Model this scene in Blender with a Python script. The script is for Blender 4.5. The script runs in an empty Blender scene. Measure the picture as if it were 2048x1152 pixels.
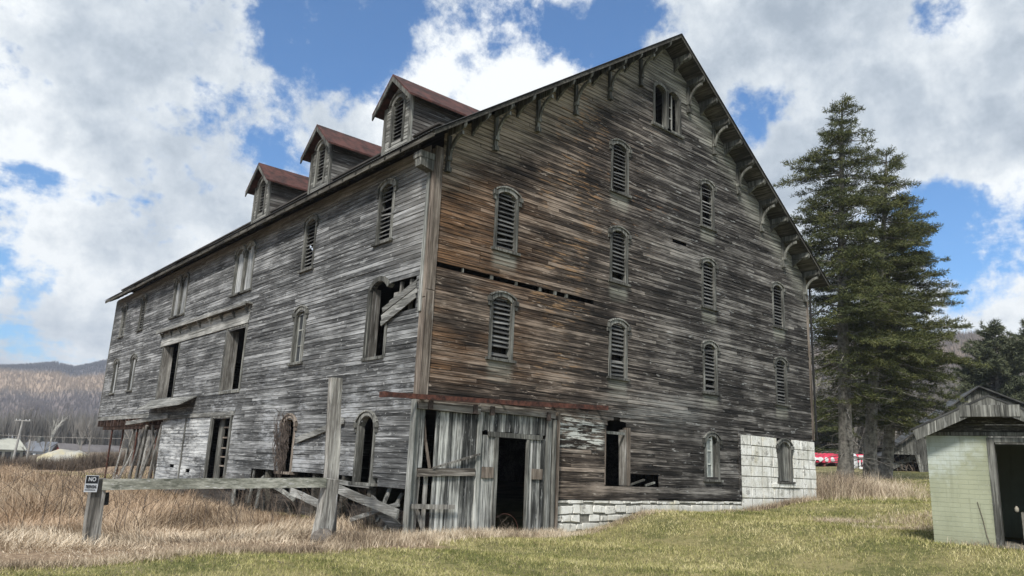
import bpy, math, random
import numpy as np
from mathutils import Vector, Matrix
random.seed(7); RNG=np.random.default_rng(11)
scn=bpy.context.scene
# ------------------------------------------------------------------ camera
CAM=Vector((-9.827,-14.620,1.6)); YAW,PIT,ROL,FPX=0.7063,0.2317,0.0429,1516.13
fw=Vector((math.sin(YAW)*math.cos(PIT),math.cos(YAW)*math.cos(PIT),math.sin(PIT)))
r0=Vector((math.cos(YAW),-math.sin(YAW),0)); u0=r0.cross(fw)
rt=r0*math.cos(ROL)+u0*math.sin(ROL); up=-r0*math.sin(ROL)+u0*math.cos(ROL)
cd=bpy.data.cameras.new('camera'); cam=bpy.data.objects.new('camera',cd); scn.collection.objects.link(cam)
cam.matrix_world=Matrix(((rt.x,up.x,-fw.x,CAM.x),(rt.y,up.y,-fw.y,CAM.y),(rt.z,up.z,-fw.z,CAM.z),(0,0,0,1)))
cd.sensor_width=36; cd.lens=FPX/2048*36; cd.clip_end=6000; cd.clip_start=.1
scn.camera=cam
def hit(u,v,p,n):
    "point of a wall plane (p, n) measured in the survey photo"
    d=fw+rt*((u-1024)/FPX)-up*((v-576)/FPX); n=Vector(n); p=Vector(p)
    return CAM+d*((p-CAM).dot(n)/d.dot(n))
def G(u,v,y=0): return hit(u,v,(0,y,0),(0,1,0))
def S(u,v,x=0): return hit(u,v,(x,0,0),(1,0,0))
def Z(u,v,z=0): return hit(u,v,(0,0,z),(0,0,1))
def azel(u,v):
    d=(fw+rt*((u-1024)/FPX)-up*((v-576)/FPX)).normalized(); return d
# ------------------------------------------------------------------ node helper
class NT:
    def __init__(s,tree): s.t=tree; s.n=tree.nodes; s.l=tree.links
    def node(s,typ,**k):
        n=s.n.new(typ)
        for a,b in k.items(): setattr(n,a,b)
        return n
    def put(s,sock,v):
        if hasattr(v,'is_output') : s.l.new(v,sock)
        elif v is not None:
            if isinstance(v,(tuple,list)) and sock.type=='RGBA' and len(v)==3: v=(*v,1)
            sock.default_value=v
    def m(s,op,a,b=0.0,c=None,clamp=False):
        n=s.node('ShaderNodeMath',operation=op,use_clamp=clamp); s.put(n.inputs[0],a); s.put(n.inputs[1],b)
        if c is not None: s.put(n.inputs[2],c)
        return n.outputs[0]
    def vm(s,op,a,b=None):
        n=s.node('ShaderNodeVectorMath',operation=op); s.put(n.inputs[0],a)
        if b is not None: s.put(n.inputs[1],b)
        return n.outputs['Value'] if op in('DISTANCE','DOT_PRODUCT','LENGTH') else n.outputs[0]
    def sc(s,v,k):
        return s.vm('MULTIPLY',v,k)
    def noise(s,vec,scale=1,detail=4,rough=.55,w=None,dist=0):
        n=s.node('ShaderNodeTexNoise'); n.noise_dimensions='4D' if w is not None else '3D'
        s.put(n.inputs['Vector'],vec); n.inputs['Scale'].default_value=scale; n.inputs['Detail'].default_value=detail
        n.inputs['Roughness'].default_value=rough; n.inputs['Distortion'].default_value=dist
        if w is not None: s.put(n.inputs['W'],w)
        return n.outputs[0]
    def mr(s,v,a,b,c=0,d=1,smooth=True):
        n=s.node('ShaderNodeMapRange'); n.interpolation_type='SMOOTHSTEP' if smooth else 'LINEAR'
        s.put(n.inputs[0],v)
        for i,x in zip((1,2,3,4),(a,b,c,d)): s.put(n.inputs[i],x)
        return n.outputs[0]
    def mix(s,f,a,b,mode='MIX'):
        n=s.node('ShaderNodeMix',data_type='RGBA',blend_type=mode); s.put(n.inputs[0],f); s.put(n.inputs[6],a); s.put(n.inputs[7],b)
        return n.outputs[2]
    def ramp(s,f,stops):
        n=s.node('ShaderNodeValToRGB'); e=n.color_ramp.elements
        while len(e)<len(stops): e.new(.5)
        for x,(p,c) in zip(e,stops): x.position=p; x.color=(*c,1)
        s.put(n.inputs[0],f); return n.outputs[0]
    def xyz(s,v):
        n=s.node('ShaderNodeSeparateXYZ'); s.put(n.inputs[0],v); return n.outputs
def newmat(name):
    m=bpy.data.materials.new(name); m.use_nodes=True; t=NT(m.node_tree); b=t.n['Principled BSDF']
    t.co=t.node('ShaderNodeTexCoord').outputs['Object']
    t.isl=t.node('ShaderNodeNewGeometry').outputs['Random Per Island']
    b.inputs['Specular IOR Level'].default_value=.25
    return m,t,b
def bump(t,b,h,strength=.4,dist=.01):
    n=t.node('ShaderNodeBump'); n.inputs['Strength'].default_value=strength; n.inputs['Distance'].default_value=dist
    t.put(n.inputs['Height'],h); t.l.new(n.outputs[0],b.inputs['Normal'])
# ------------------------------------------------------------------ sky and light
SUN_AZ=math.radians(238); SUN_EL=math.radians(44)     # azimuth the light comes from, clockwise from +Y
world=bpy.data.worlds.new("World"); scn.world=world; world.use_nodes=True
w=NT(world.node_tree); bg=w.n['Background']
sky=w.node('ShaderNodeTexSky',sky_type='NISHITA',sun_disc=False,sun_elevation=SUN_EL,sun_rotation=SUN_AZ,altitude=200,air_density=1.0,dust_density=.6,ozone_density=1.6)
dirv=w.node('ShaderNodeTexCoord').outputs['Generated']
dx,dy,dz=w.xyz(dirv)
den=w.m('ADD',w.m('MAXIMUM',dz,0.0),.16)
cb=w.node('ShaderNodeCombineXYZ'); w.put(cb.inputs[0],w.m('DIVIDE',dx,den)); w.put(cb.inputs[1],w.m('DIVIDE',dy,den)); cb.inputs[2].default_value=3.7
P=cb.outputs[0]
warp=w.node('ShaderNodeTexNoise'); w.put(warp.inputs['Vector'],P); warp.inputs['Scale'].default_value=1.4; warp.inputs['Detail'].default_value=3
Pw=w.vm('ADD',P,w.vm('MULTIPLY',w.vm('SUBTRACT',warp.outputs['Color'],(.5,.5,.5)),(.5,.5,.5)))
n1=w.noise(Pw,1.5,12,.60)
n2=w.noise(dirv,8.0,9,.64)
n5=w.noise(dirv,22.0,6,.65)
dens=w.m('ADD',w.m('ADD',w.m('MULTIPLY',n1,.60),w.m('MULTIPLY',n2,.50)),w.m('ADD',w.m('MULTIPLY',n5,.24),-.155))
# gaps and banks of cloud of that day
def spot(u,v,r,a):
    global dens
    d=azel(u,v); ds=w.vm('DISTANCE',dirv,tuple(d))
    dens=w.m('ADD',dens,w.m('MULTIPLY',w.mr(ds,0.0,r*1.05,1,0),a*.72))
for q in [(680,30,.13,-.12),(740,110,.08,-.12),(580,10,.10,-.12),(1230,70,.12,-.22),(1060,110,.09,-.13),(900,60,.07,-.06),(1530,240,.085,-.26),(1480,190,.05,-.1),(1960,460,.13,-.24),(1900,440,.08,-.12),(1900,30,.09,-.15),(2030,560,.05,.06),
          (60,400,.09,-.07),(60,590,.10,-.08),(20,560,.07,-.05),(350,280,.08,-.11),(500,310,.06,-.1),(590,300,.05,-.12),(300,340,.05,-.08),
          (1130,170,.10,.16),(930,130,.12,.17),(1020,200,.10,.12),(1930,465,.035,.2),(1750,130,.35,.14),(1500,60,.2,.10),(300,130,.35,.10),(150,480,.12,.10),(480,450,.15,.06),(1990,640,.14,.14),(100,690,.12,.07),(1980,330,.15,.12),(780,50,.08,-.06)]: spot(*q)
mask=w.mr(dens,.43,.535)
thick=w.mr(dens,.50,.74)
n3=w.noise(w.vm('ADD',dirv,(.03,.02,.06)),3.2,6,.6)
n4=w.noise(dirv,14.0,8,.66)
lit=w.m('ADD',w.m('MULTIPLY',w.mr(n3,.35,.65),.6),w.m('MULTIPLY',w.mr(n4,.3,.7),.4))
lit=w.m('SUBTRACT',w.m('ADD',lit,.28),w.m('MULTIPLY',thick,.42))
for (u,v,r,a) in [(960,140,.16,.5),(1150,150,.12,.45),(1960,80,.2,.12),(1800,230,.2,-.15),(200,130,.2,-.1),(2000,400,.1,.3),(1990,560,.12,.25),(100,500,.15,.15)]:
    lit=w.m('ADD',lit,w.m('MULTIPLY',w.mr(w.vm('DISTANCE',dirv,tuple(azel(u,v))),0.0,r,1,0),a))
ccol=w.ramp(lit,[(0.0,(.29,.34,.40)),(.35,(.41,.46,.515)),(.7,(.57,.61,.645)),(1.0,(.74,.765,.775))])
skyc=w.mix(1.0,sky.outputs[0],(.10*.56,.10*.93,.10*1.22),'MULTIPLY')
col=w.mix(mask,skyc,ccol)
w.put(bg.inputs[0],col); bg.inputs[1].default_value=1.0
sd=bpy.data.lights.new('sun','SUN'); sd.energy=3.3; sd.angle=math.radians(10); sd.color=(1,.95,.88)
sun=bpy.data.objects.new('sun',sd); scn.collection.objects.link(sun)
sdir=Vector((math.sin(SUN_AZ)*math.cos(SUN_EL),math.cos(SUN_AZ)*math.cos(SUN_EL),math.sin(SUN_EL)))
sun.rotation_euler=sdir.to_track_quat('Z','Y').to_euler()
scn.view_settings.view_transform='Standard'; scn.view_settings.look='None'; scn.view_settings.exposure=0.5; scn.view_settings.gamma=1
try: scn.cycles.use_denoising=True
except Exception: pass
# ------------------------------------------------------------------ object helpers
col0=scn.collection
def tag(o,label=None,cat=None,group=None,kind=None):
    for k,v in (('label',label),('category',cat),('group',group),('kind',kind)):
        if v: o[k]=v
    return o
def empty(name,loc,label,cat,group=None,rz=0):
    o=bpy.data.objects.new(name,None); col0.objects.link(o); o.location=loc; o.rotation_euler=(0,0,rz); o.empty_display_size=.3
    return tag(o,label,cat,group)
class MB:
    def __init__(s,f=None): s.v=[]; s.f=[]; s.T=f
    def add(s,vs,fs,local=True):
        k=len(s.v)
        if s.T and local: vs=[s.T(*v) for v in vs]
        s.v+=[tuple(v) for v in vs]; s.f+=[tuple(i+k for i in f) for f in fs]; return s
    def box(s,a,b):
        (x0,y0,z0),(x1,y1,z1)=a,b
        return s.add([(x0,y0,z0),(x1,y0,z0),(x1,y1,z0),(x0,y1,z0),(x0,y0,z1),(x1,y0,z1),(x1,y1,z1),(x0,y1,z1)],
              [(0,3,2,1),(4,5,6,7),(0,1,5,4),(1,2,6,5),(2,3,7,6),(3,0,4,7)])
    def beam(s,p,q,w_,h,up_=(0,0,1),jit=0,w2=None):
        p=Vector(p);q=Vector(q);d=(q-p).normalized();U=Vector(up_);
        if abs(d.dot(U))>.98:U=Vector((0,1,0))
        a=d.cross(U).normalized();b=a.cross(d).normalized(); n=max(2,int((q-p).length/.5)+1) if jit else 2
        vs=[];w2=w2 or w_
        for i in range(n):
            t=i/(n-1);c=p.lerp(q,t)+(a*random.uniform(-jit,jit)+b*random.uniform(-jit,jit) if jit else Vector())
            ww=w_+(w2-w_)*t
            for (e,g) in((-1,-1),(1,-1),(1,1),(-1,1)): vs.append(c+a*(e*ww/2*(1+(random.uniform(-.06,.06) if jit else 0)))+b*(g*h/2))
        fs=[(0,1,2,3),tuple(4*n-4+i for i in (3,2,1,0))]
        for i in range(n-1):
            for j in range(4):
                fs.append((4*i+j,4*i+4+j,4*i+4+(j+1)%4,4*i+(j+1)%4))
        return s.add(vs,fs)
    def prism(s,poly,a0,a1,order='xz'):
        "poly in (x,z) of local frame, extruded in y from a0 to a1"
        n=len(poly); vs=[(x,a0,z) for x,z in poly]+[(x,a1,z) for x,z in poly]
        fs=[tuple(range(n)),tuple(range(2*n-1,n-1,-1))]+[(i,n+i,n+(i+1)%n,(i+1)%n) for i in range(n)]
        return s.add(vs,fs)
    def tube(s,pts,rad,n=6):
        pts=[Vector(p) for p in pts]; vs=[];fs=[]
        for i,p in enumerate(pts):
            d=(pts[min(i+1,len(pts)-1)]-pts[max(i-1,0)]).normalized(); U=Vector((0,0,1)) if abs(d.z)<.9 else Vector((1,0,0))
            a=d.cross(U).normalized(); b=a.cross(d); r=rad[i] if isinstance(rad,(list,tuple)) else rad
            for k in range(n):
                t=2*math.pi*k/n; vs.append(p+a*(math.cos(t)*r)+b*(math.sin(t)*r))
        for i in range(len(pts)-1):
            for k in range(n): fs.append((i*n+k,i*n+(k+1)%n,(i+1)*n+(k+1)%n,(i+1)*n+k))
        fs.append(tuple(range(n-1,-1,-1)));fs.append(tuple((len(pts)-1)*n+k for k in range(n)))
        return s.add(vs,fs)
    def build(s,name,mat,parent=None,smooth=False,**tg):
        me=bpy.data.meshes.new(name); me.from_pydata(s.v,[],s.f); me.update()
        if mat: me.materials.append(mat)
        if smooth: me.polygons.foreach_set('use_smooth',[True]*len(me.polygons))
        o=bpy.data.objects.new(name,me); col0.objects.link(o)
        if parent:
            o.parent=parent; bpy.context.view_layer.update() if False else None
            # parents are placed without rotation unless stated; keep world coordinates
            o.matrix_parent_inverse=Matrix.Translation(parent.location).inverted() if parent.type=='EMPTY' or parent.location.length>0 else Matrix()
        return tag(o,**tg)
def npmesh(name,V,F,mat,parent=None,**tg):
    "V (n,3); F (m,k) with one k"
    me=bpy.data.meshes.new(name); k=F.shape[1]
    me.vertices.add(len(V)); me.vertices.foreach_set('co',V.astype(np.float32).ravel())
    me.loops.add(F.size); me.loops.foreach_set('vertex_index',F.astype(np.int32).ravel())
    me.polygons.add(len(F)); me.polygons.foreach_set('loop_start',(np.arange(len(F))*k).astype(np.int32))
    me.update(calc_edges=True); me.materials.append(mat)
    o=bpy.data.objects.new(name,me); col0.objects.link(o)
    if parent: o.parent=parent; o.matrix_parent_inverse=Matrix.Translation(parent.location).inverted()
    return tag(o,**tg)
# ------------------------------------------------------------------ materials
def wood(name,ax,dark,mid,light,white=.0,extra=None,fine=40,contrast=1.0,rough=.9,bmp=.5):
    m,t,b=newmat(name)
    k=[11.,11.,11.]; k[ax]=.55; k2=[fine,fine,fine]; k2[ax]=1.6; k3=[1.0,1.0,1.0]; k3[ax]=.6
    wv=t.m('MULTIPLY',t.isl,37.0)
    a=t.noise(t.sc(t.co,tuple(k)),1,6,.66,w=t.m('MULTIPLY',t.isl,.9)); f=t.noise(t.sc(t.co,tuple(k2)),1,5,.7,w=wv,dist=.3); p=t.noise(t.sc(t.co,tuple(k3)),1,4,.6)
    val=t.m('ADD',t.m('ADD',t.m('MULTIPLY',a,.40),t.m('MULTIPLY',f,.44)),t.m('ADD',t.m('MULTIPLY',p,.42),t.m('MULTIPLY',t.isl,.14)))
    val=t.m('ADD',t.m('MULTIPLY',t.m('SUBTRACT',val,.70),2.5*contrast),.5)
    t.val=val; t.a=a; t.f=f; t.p=p
    c=t.ramp(val,[(.12,dark),(.5,mid),(.78,light),(.97,tuple(min(1,x*1.55) for x in light))])
    oi=t.node('ShaderNodeObjectInfo').outputs['Random']; g_=t.mr(oi,0,1,.72,1.22,False); cg=t.node('ShaderNodeCombineXYZ'); [t.put(cg.inputs[i],g_) for i in range(3)]
    if name not in('weathered_gable_boards','weathered_side_boards'): c=t.mix(1.0,c,cg.outputs[0],'MULTIPLY')
    if white:
        kk=[9.,9.,9.]; kk[ax]=2.2
        s_=t.noise(t.sc(t.co,tuple(kk)),1,6,.7,w=t.m('MULTIPLY',t.isl,3.0))
        c=t.mix(t.m('MULTIPLY',t.mr(s_,.585,.66),white),c,(.46,.47,.46))
    ks=[26.,26.,26.]; ks[ax]=.8
    st=t.noise(t.sc(t.co,tuple(ks)),1,4,.6,w=t.m('MULTIPLY',t.isl,5.0)); kd=[17.,17.,17.]; kd[ax]=.5; sd_=t.noise(t.sc(t.co,tuple(kd)),1,5,.65,w=t.m('MULTIPLY',t.isl,3.0))
    c=t.mix(t.m('MULTIPLY',t.mr(st,.585,.66),.55),c,tuple(min(.6,x*1.9) for x in light)); c=t.mix(t.m('MULTIPLY',t.mr(sd_,.54,.62),.75),c,dark)
    if extra: c=extra(t,c)
    t.put(b.inputs['Base Color'],c); b.inputs['Roughness'].default_value=rough
    bump(t,b,t.m('ADD',t.m('MULTIPLY',f,.7),t.m('MULTIPLY',a,.3)),bmp,.012)
    return m
def box01(t,s,lo,hi,soft): return t.m('MULTIPLY',t.mr(s,lo-soft,lo+soft),t.mr(s,hi-soft,hi+soft,1,0))
def gable_extra(t,c):
    x,y,z=t.xyz(t.co)
    # greyer protected strip under the rake, with old paint
    rz=t.m('SUBTRACT',15.6,t.m('MULTIPLY',t.m('ABSOLUTE',t.m('SUBTRACT',x,9.0)),.715))
    dist=t.m('SUBTRACT',rz,z); wob=t.noise(t.sc(t.co,(.9,1,1.4)),1,5,.6)
    band=t.mr(t.m('ADD',dist,t.m('MULTIPLY',wob,2.2)),1.3,2.6,1,0)
    c=t.mix(t.m('MULTIPLY',band,.8),c,t.mix(t.mr(t.a,.35,.65),(.07,.07,.06),(.40,.40,.35)))
    # brown sun-bleached boards by the corner
    nb=t.noise(t.sc(t.co,(.25,1,1.3)),1,4,.55)
    lf=t.m('MULTIPLY',t.mr(t.m('ADD',x,t.m('MULTIPLY',t.m('SUBTRACT',nb,.5),6.0)),.8,5.2,1,0),t.mr(nb,.36,.62))
    br=t.m('MULTIPLY',lf,t.m('MULTIPLY',t.mr(z,3.2,4.0),t.mr(z,8.6,9.4,1,0)))
    c=t.mix(t.m('MULTIPLY',br,.62),c,t.mix(t.mr(t.f,.38,.62),(.030,.022,.016),(.27,.175,.10)))
    # warm tone of the whole left half
    c=t.mix(t.m('MULTIPLY',t.mr(x,3.0,11,1,0),.8),c,t.mix(1,c,(1.22,.98,.80),'MULTIPLY'))
    # orange flecks of old paint in a column beside the windows
    fl=t.noise(t.sc(t.co,(1.5,1,12)),1,6,.7,w=t.m('MULTIPLY',t.isl,2.0))
    cxm=t.m('SUBTRACT',x,t.m('MULTIPLY',t.m('SUBTRACT',z,3.0),.13))
    wb=t.noise(t.sc(t.co,(.6,1,.5)),1,4,.6); colm=t.m('MULTIPLY',box01(t,t.m('ADD',cxm,t.m('MULTIPLY',t.m('SUBTRACT',wb,.5),3.0)),2.8,4.8,.5),box01(t,z,3.6,12.6,.5))
    pn=t.noise(t.sc(t.co,(.5,1,.9)),1,3,.5)
    c=t.mix(t.m('MULTIPLY',t.m('MULTIPLY',t.mr(fl,.53,.595),colm),t.mr(pn,.44,.54,0,.75)),c,t.mix(t.f,(.14,.078,.042),(.46,.30,.165)))
    st=t.m('MULTIPLY',t.m('MULTIPLY',box01(t,x,3.8,9.5,1.2),box01(t,z,8,13.5,.8)),t.mr(fl,.60,.66))
    c=t.mix(t.m('MULTIPLY',st,.7),c,(.28,.15,.07))
    # pale drip stains below the sills
    for (cx,zb) in ((2.33,7.0),(2.33,4.16),(6.78,9.82),(6.78,7.0),(6.78,4.16),(11.34,9.82),(11.34,7.0),(11.34,4.16),(15.76,7.0),(15.76,4.16)):
        mk=t.m('MULTIPLY',t.mr(t.m('ABSOLUTE',t.m('SUBTRACT',x,cx)),.28,.5,1,0),t.m('MULTIPLY',t.mr(z,zb-.62,zb-.15),t.mr(z,zb-.02,zb+.05,1,0)))
        c=t.mix(t.m('MULTIPLY',t.m('MULTIPLY',mk,t.mr(t.a,.3,.6)),.75),c,(.30,.30,.255))
    # paint remains by the basement door
    pm=t.m('MULTIPLY',box01(t,x,4.35,6.2,.15),box01(t,z,2.2,2.98,.2))
    c=t.mix(t.m('MULTIPLY',pm,t.mr(fl,.48,.56)),c,(.55,.56,.52))
    lowr=t.m('MULTIPLY',box01(t,x,6.3,10.5,.8),box01(t,z,2.95,3.9,.25)); c=t.mix(t.m('MULTIPLY',t.m('MULTIPLY',lowr,t.mr(t.a,.4,.65)),.5),c,(.27,.28,.27))
    return c
def side_extra(t,c):
    x,y,z=t.xyz(t.co)
    wn=t.noise(t.sc(t.co,(1,.55,1.0)),1,6,.65); fl=t.noise(t.sc(t.co,(1,2.4,9)),1,6,.75,w=t.m('MULTIPLY',t.isl,2.0))
    low=t.mr(z,2.6,4.8,1,0)
    amt=t.m('ADD',t.m('MULTIPLY',low,.55),.15)
    c=t.mix(t.m('MULTIPLY',t.mr(t.m('ADD',t.m('MULTIPLY',wn,.5),t.m('MULTIPLY',fl,.5)),.50,.62),amt),c,(.42,.435,.45))
    # whitewashed lower boards at the far end
    ww=t.m('MULTIPLY',t.mr(y,9.5,12.5),t.mr(z,2.7,3.1,1,0))
    c=t.mix(t.m('MULTIPLY',ww,t.mr(t.m('ADD',t.m('MULTIPLY',wn,.5),t.m('MULTIPLY',fl,.5)),.42,.56)),c,t.mix(t.mr(t.a,.35,.65),(.20,.21,.22),(.60,.61,.60)))
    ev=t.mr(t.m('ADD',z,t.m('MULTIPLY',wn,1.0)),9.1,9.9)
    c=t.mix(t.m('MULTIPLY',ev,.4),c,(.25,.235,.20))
    # square ghosts of old posters, lighter flecks
    fk=t.noise(t.sc(t.co,(1,6,6)),1,3,.6); c=t.mix(t.m('MULTIPLY',t.mr(fk,.66,.70),.5),c,(.50,.50,.49))
    nearc=t.m('MULTIPLY',t.mr(y,.2,2.8,1,0),t.mr(z,6,7)); c=t.mix(t.m('MULTIPLY',nearc,.3),c,(.30,.29,.27))
    return c
M={}
M['gable']=wood('weathered_gable_boards',0,(.006,.0055,.005),(.043,.039,.0355),(.19,.18,.166),.55,gable_extra,contrast=1.15)
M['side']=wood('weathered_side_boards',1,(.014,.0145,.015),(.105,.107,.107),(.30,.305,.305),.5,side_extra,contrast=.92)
M['back']=wood('back_boards',0,(.02,.02,.02),(.09,.088,.085),(.25,.25,.24))
M['trim']=wood('grey_trim',2,(.020,.020,.018),(.080,.080,.072),(.225,.225,.205),.2)
M['trimb']=wood('brown_trim',2,(.035,.028,.022),(.12,.098,.08),(.29,.25,.21),.2)
M['trimp']=wood('pale_trim',2,(.06,.062,.058),(.19,.195,.18),(.40,.405,.38),.3)
M['slat']=wood('louver_slats',0,(.02,.02,.02),(.075,.075,.072),(.19,.19,.18),.15)
M['door']=wood('barn_door_boards',2,(.018,.019,.018),(.10,.103,.098),(.34,.345,.325),.5,contrast=1.5)
M['doorw']=wood('boarded_window',2,(.08,.085,.085),(.22,.23,.23),(.40,.41,.41),.2)
M['beamx']=wood('weathered_beam',0,(.03,.026,.022),(.12,.105,.09),(.30,.28,.25),.2)
M['beamy']=wood('weathered_beam_side',1,(.05,.05,.045),(.15,.15,.14),(.33,.33,.31),.3)
M['post']=wood('weathered_post',2,(.05,.047,.042),(.165,.155,.14),(.36,.35,.32),.3,contrast=1.2)
M['rail']=wood('weathered_rail',0,(.07,.075,.06),(.20,.205,.17),(.38,.38,.33),.2,contrast=1.2)
M['inner']=wood('barn_inside_timber',1,(.012,.01,.009),(.035,.03,.026),(.07,.065,.06))
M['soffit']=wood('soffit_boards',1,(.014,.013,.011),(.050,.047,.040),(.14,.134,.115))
M['bracket']=wood('bracket_wood',2,(.022,.022,.019),(.075,.075,.066),(.21,.212,.19),.2)
def simple(name,col,rough=.8,metal=0,var=.35,scale=6,col2=None,bmp=.3):
    m,t,b=newmat(name); n=t.noise(t.co,scale,6,.65)
    c=t.mix(t.mr(n,.3,.7),tuple(x*(1-var) for x in col),col2 or tuple(x*(1+var) for x in col))
    t.put(b.inputs['Base Color'],c); b.inputs['Roughness'].default_value=rough; b.inputs['Metallic'].default_value=metal
    bump(t,b,n,bmp,.01); return m
M['rust']=simple('rusty_steel',(.045,.024,.020),.8,0,.5,7,(.12,.048,.033))
M['plate']=simple('hanger_iron',(.06,.045,.038),.8,0,.5,9)
M['rustroof']=simple('rusty_red_sheet',(.035,.022,.019),.7,.0,.4,3.5,(.105,.042,.034),.4)
M['metalroof']=simple('grey_sheet_roof',(.055,.055,.053),.55,.3,.4,1.5)
M['darkmetal']=simple('dark_metal',(.03,.03,.03),.6,.5)
M['sashp']=simple('pale_sash_paint',(.42,.44,.41),.8,0,.3,9)
M['palepane']=simple('milky_pane',(.20,.22,.215),.4,0,.25,4)
M['glass']=simple('dusty_glass',(.05,.055,.06),.15,0,.3)
M['joist']=wood('rusty_brown_joists',0,(.015,.010,.008),(.045,.026,.020),(.10,.065,.05))
def m_white_stone():
    m,t,b=newmat('whitewashed_stone'); n=t.noise(t.co,2.2,7,.65); f=t.noise(t.co,14,6,.7)
    c=t.mix(t.mr(n,.35,.65),(.56,.55,.49),(.84,.84,.80)); c=t.mix(t.mr(f,.56,.70),c,(.25,.24,.20)) 
    y_=t.noise(t.co,.9,3,.5); c=t.mix(t.m('MULTIPLY',t.mr(y_,.55,.7),.6),c,(.48,.43,.24))
    c=t.mix(t.m('MULTIPLY',t.isl,.35),c,(.80,.80,.76)); X_,Y_,zz=t.xyz(t.co); gz_=t.m('ADD',t.mr(X_,4.9,8.2,0,.50),t.m('MULTIPLY',t.m('MAXIMUM',t.m('SUBTRACT',X_,13.0),0.0),.082)); ab=t.m('SUBTRACT',t.m('SUBTRACT',zz,gz_),t.m('MULTIPLY',t.m('SUBTRACT',n,.45),.8)); c=t.mix(t.m('MULTIPLY',t.mr(ab,-.15,.22,1,0),.6),c,(.21,.185,.12)); dr=t.noise(t.sc(t.co,(5,1,.5)),1,5,.65); c=t.mix(t.m('MULTIPLY',t.mr(dr,.53,.66),.6),c,(.25,.245,.20)); pk=t.noise(t.sc(t.co,(3,1,3)),1,6,.75); c=t.mix(t.m('MULTIPLY',t.mr(pk,.56,.60),.7),c,(.23,.22,.20))
    t.put(b.inputs['Base Color'],c); b.inputs['Roughness'].default_value=.9; bump(t,b,f,.6,.02); return m
M['stone']=m_white_stone(); M['joint']=simple('painted_joint',(.40,.43,.33),.8,0,.15,4)
M['mortar']=simple('old_mortar',(.20,.195,.17),.95,0,.3,8)
def m_shed():
    m,t,b=newmat('green_painted_block'); n=t.noise(t.co,1.3,6,.6); f=t.noise(t.co,25,5,.7)
    c=t.mix(t.mr(n,.35,.65),(.27,.285,.20),(.33,.345,.245))
    x,y,z=t.xyz(t.co)
    t2=t.noise(t.co,5.5,6,.7)
    d=t.vm('DISTANCE',t.co,(7.0,-8.4,2.5)); c=t.mix(t.m('MULTIPLY',t.mr(t.m('ADD',d,t.m('MULTIPLY',t2,1.4)),1.0,1.65,1,0),.8),c,(.47,.52,.50))
    c=t.mix(t.mr(t.isl,.0,1.,0,.15,False),c,(.38,.41,.30))
    st_=t.noise(t.sc(t.co,(9,9,.8)),1,5,.65); c=t.mix(t.m('MULTIPLY',t.mr(st_,.52,.66),.35),c,(.19,.20,.14)); ch_=t.noise(t.co,22,5,.7); c=t.mix(t.m('MULTIPLY',t.mr(ch_,.63,.67),.8),c,(.42,.42,.39))
    low=t.mr(t.m('ADD',z,t.m('MULTIPLY',t2,.4)),.70,1.15,1,0); c=t.mix(t.m('MULTIPLY',low,.6),c,(.24,.25,.17))
    t.put(b.inputs['Base Color'],c); b.inputs['Roughness'].default_value=.75; bump(t,b,f,.35,.006); return m
M['shed']=m_shed()
def m_ground():
    m,t,b=newmat('ground_soil_grass'); x,y,z=t.xyz(t.co)
    n=t.noise(t.co,.55,5,.6); n2=t.noise(t.co,6,6,.7); n3=t.noise(t.sc(t.co,(.12,.12,.12)),1,4,.6)
    lawn=t.mix(t.mr(t.m('ADD',t.m('MULTIPLY',n,.6),t.m('MULTIPLY',n2,.4)),.40,.60),(.095,.10,.035),(.24,.21,.10))
    field=t.mix(t.mr(n2,.3,.7),(.14,.095,.06),(.34,.25,.165))
    # left of the barn: unmown field
    fm=t.m('MULTIPLY',t.mr(x,-.6,.4,1,0),t.mr(y,-2.3,-1.4))
    fm=t.m('MAXIMUM',fm,t.mr(y,26,34))
    c=t.mix(fm,lawn,field)
    far=t.vm('DISTANCE',t.co,(-9.8,-14.6,0)); c=t.mix(t.mr(far,95,160),c,t.mix(n3,(.10,.09,.075),(.19,.16,.12)))
    t.put(b.inputs['Base Color'],c); b.inputs['Roughness'].default_value=.95; bump(t,b,n2,.6,.05); return m
M['ground']=m_ground()
def m_blades(name,stops,patch=.55,fine=3.0):
    m,t,b=newmat(name); n=t.noise(t.co,patch,5,.6); n2=t.noise(t.co,fine,4,.6)
    v=t.m('ADD',t.m('ADD',t.m('MULTIPLY',n,.95),t.m('MULTIPLY',n2,.45)),t.m('MULTIPLY',t.isl,.35))
    v=t.m('ADD',t.m('MULTIPLY',t.m('SUBTRACT',v,.88),1.9),.5)
    t.put(b.inputs['Base Color'],t.ramp(v,stops)); b.inputs['Roughness'].default_value=.8; return m
M['lawn']=m_blades('short_lawn_grass',[(.0,(.08,.10,.024)),(.33,(.19,.20,.06)),(.60,(.40,.36,.15)),(1.0,(.66,.59,.33))],.42,3.0)
M['tuft']=m_blades('tuft_grass',[(.0,(.05,.07,.02)),(.4,(.13,.14,.05)),(.6,(.30,.24,.13)),(1.0,(.50,.42,.27))],1.6,3.0)
M['straw']=m_blades('dry_tall_grass',[(.05,(.09,.065,.048)),(.36,(.31,.24,.165)),(.64,(.56,.46,.335)),(.92,(.74,.64,.50))],.35,1.5)
t=NT(M['straw'].node_tree); b=t.n['Principled BSDF']; lk=b.inputs['Base Color'].links[0].from_socket; co=t.node('ShaderNodeTexCoord').outputs['Object']; xx_,yy_,zz_=t.xyz(co)
nn=t.noise(t.sc(co,(.35,.35,.35)),1,4,.6); t.put(b.inputs['Base Color'],t.mix(t.m('MULTIPLY',t.m('MULTIPLY',t.mr(yy_,.5,5.0),t.mr(nn,.35,.6)),.8),lk,t.mix(1.0,lk,(.76,.64,.56),'MULTIPLY')))
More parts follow.
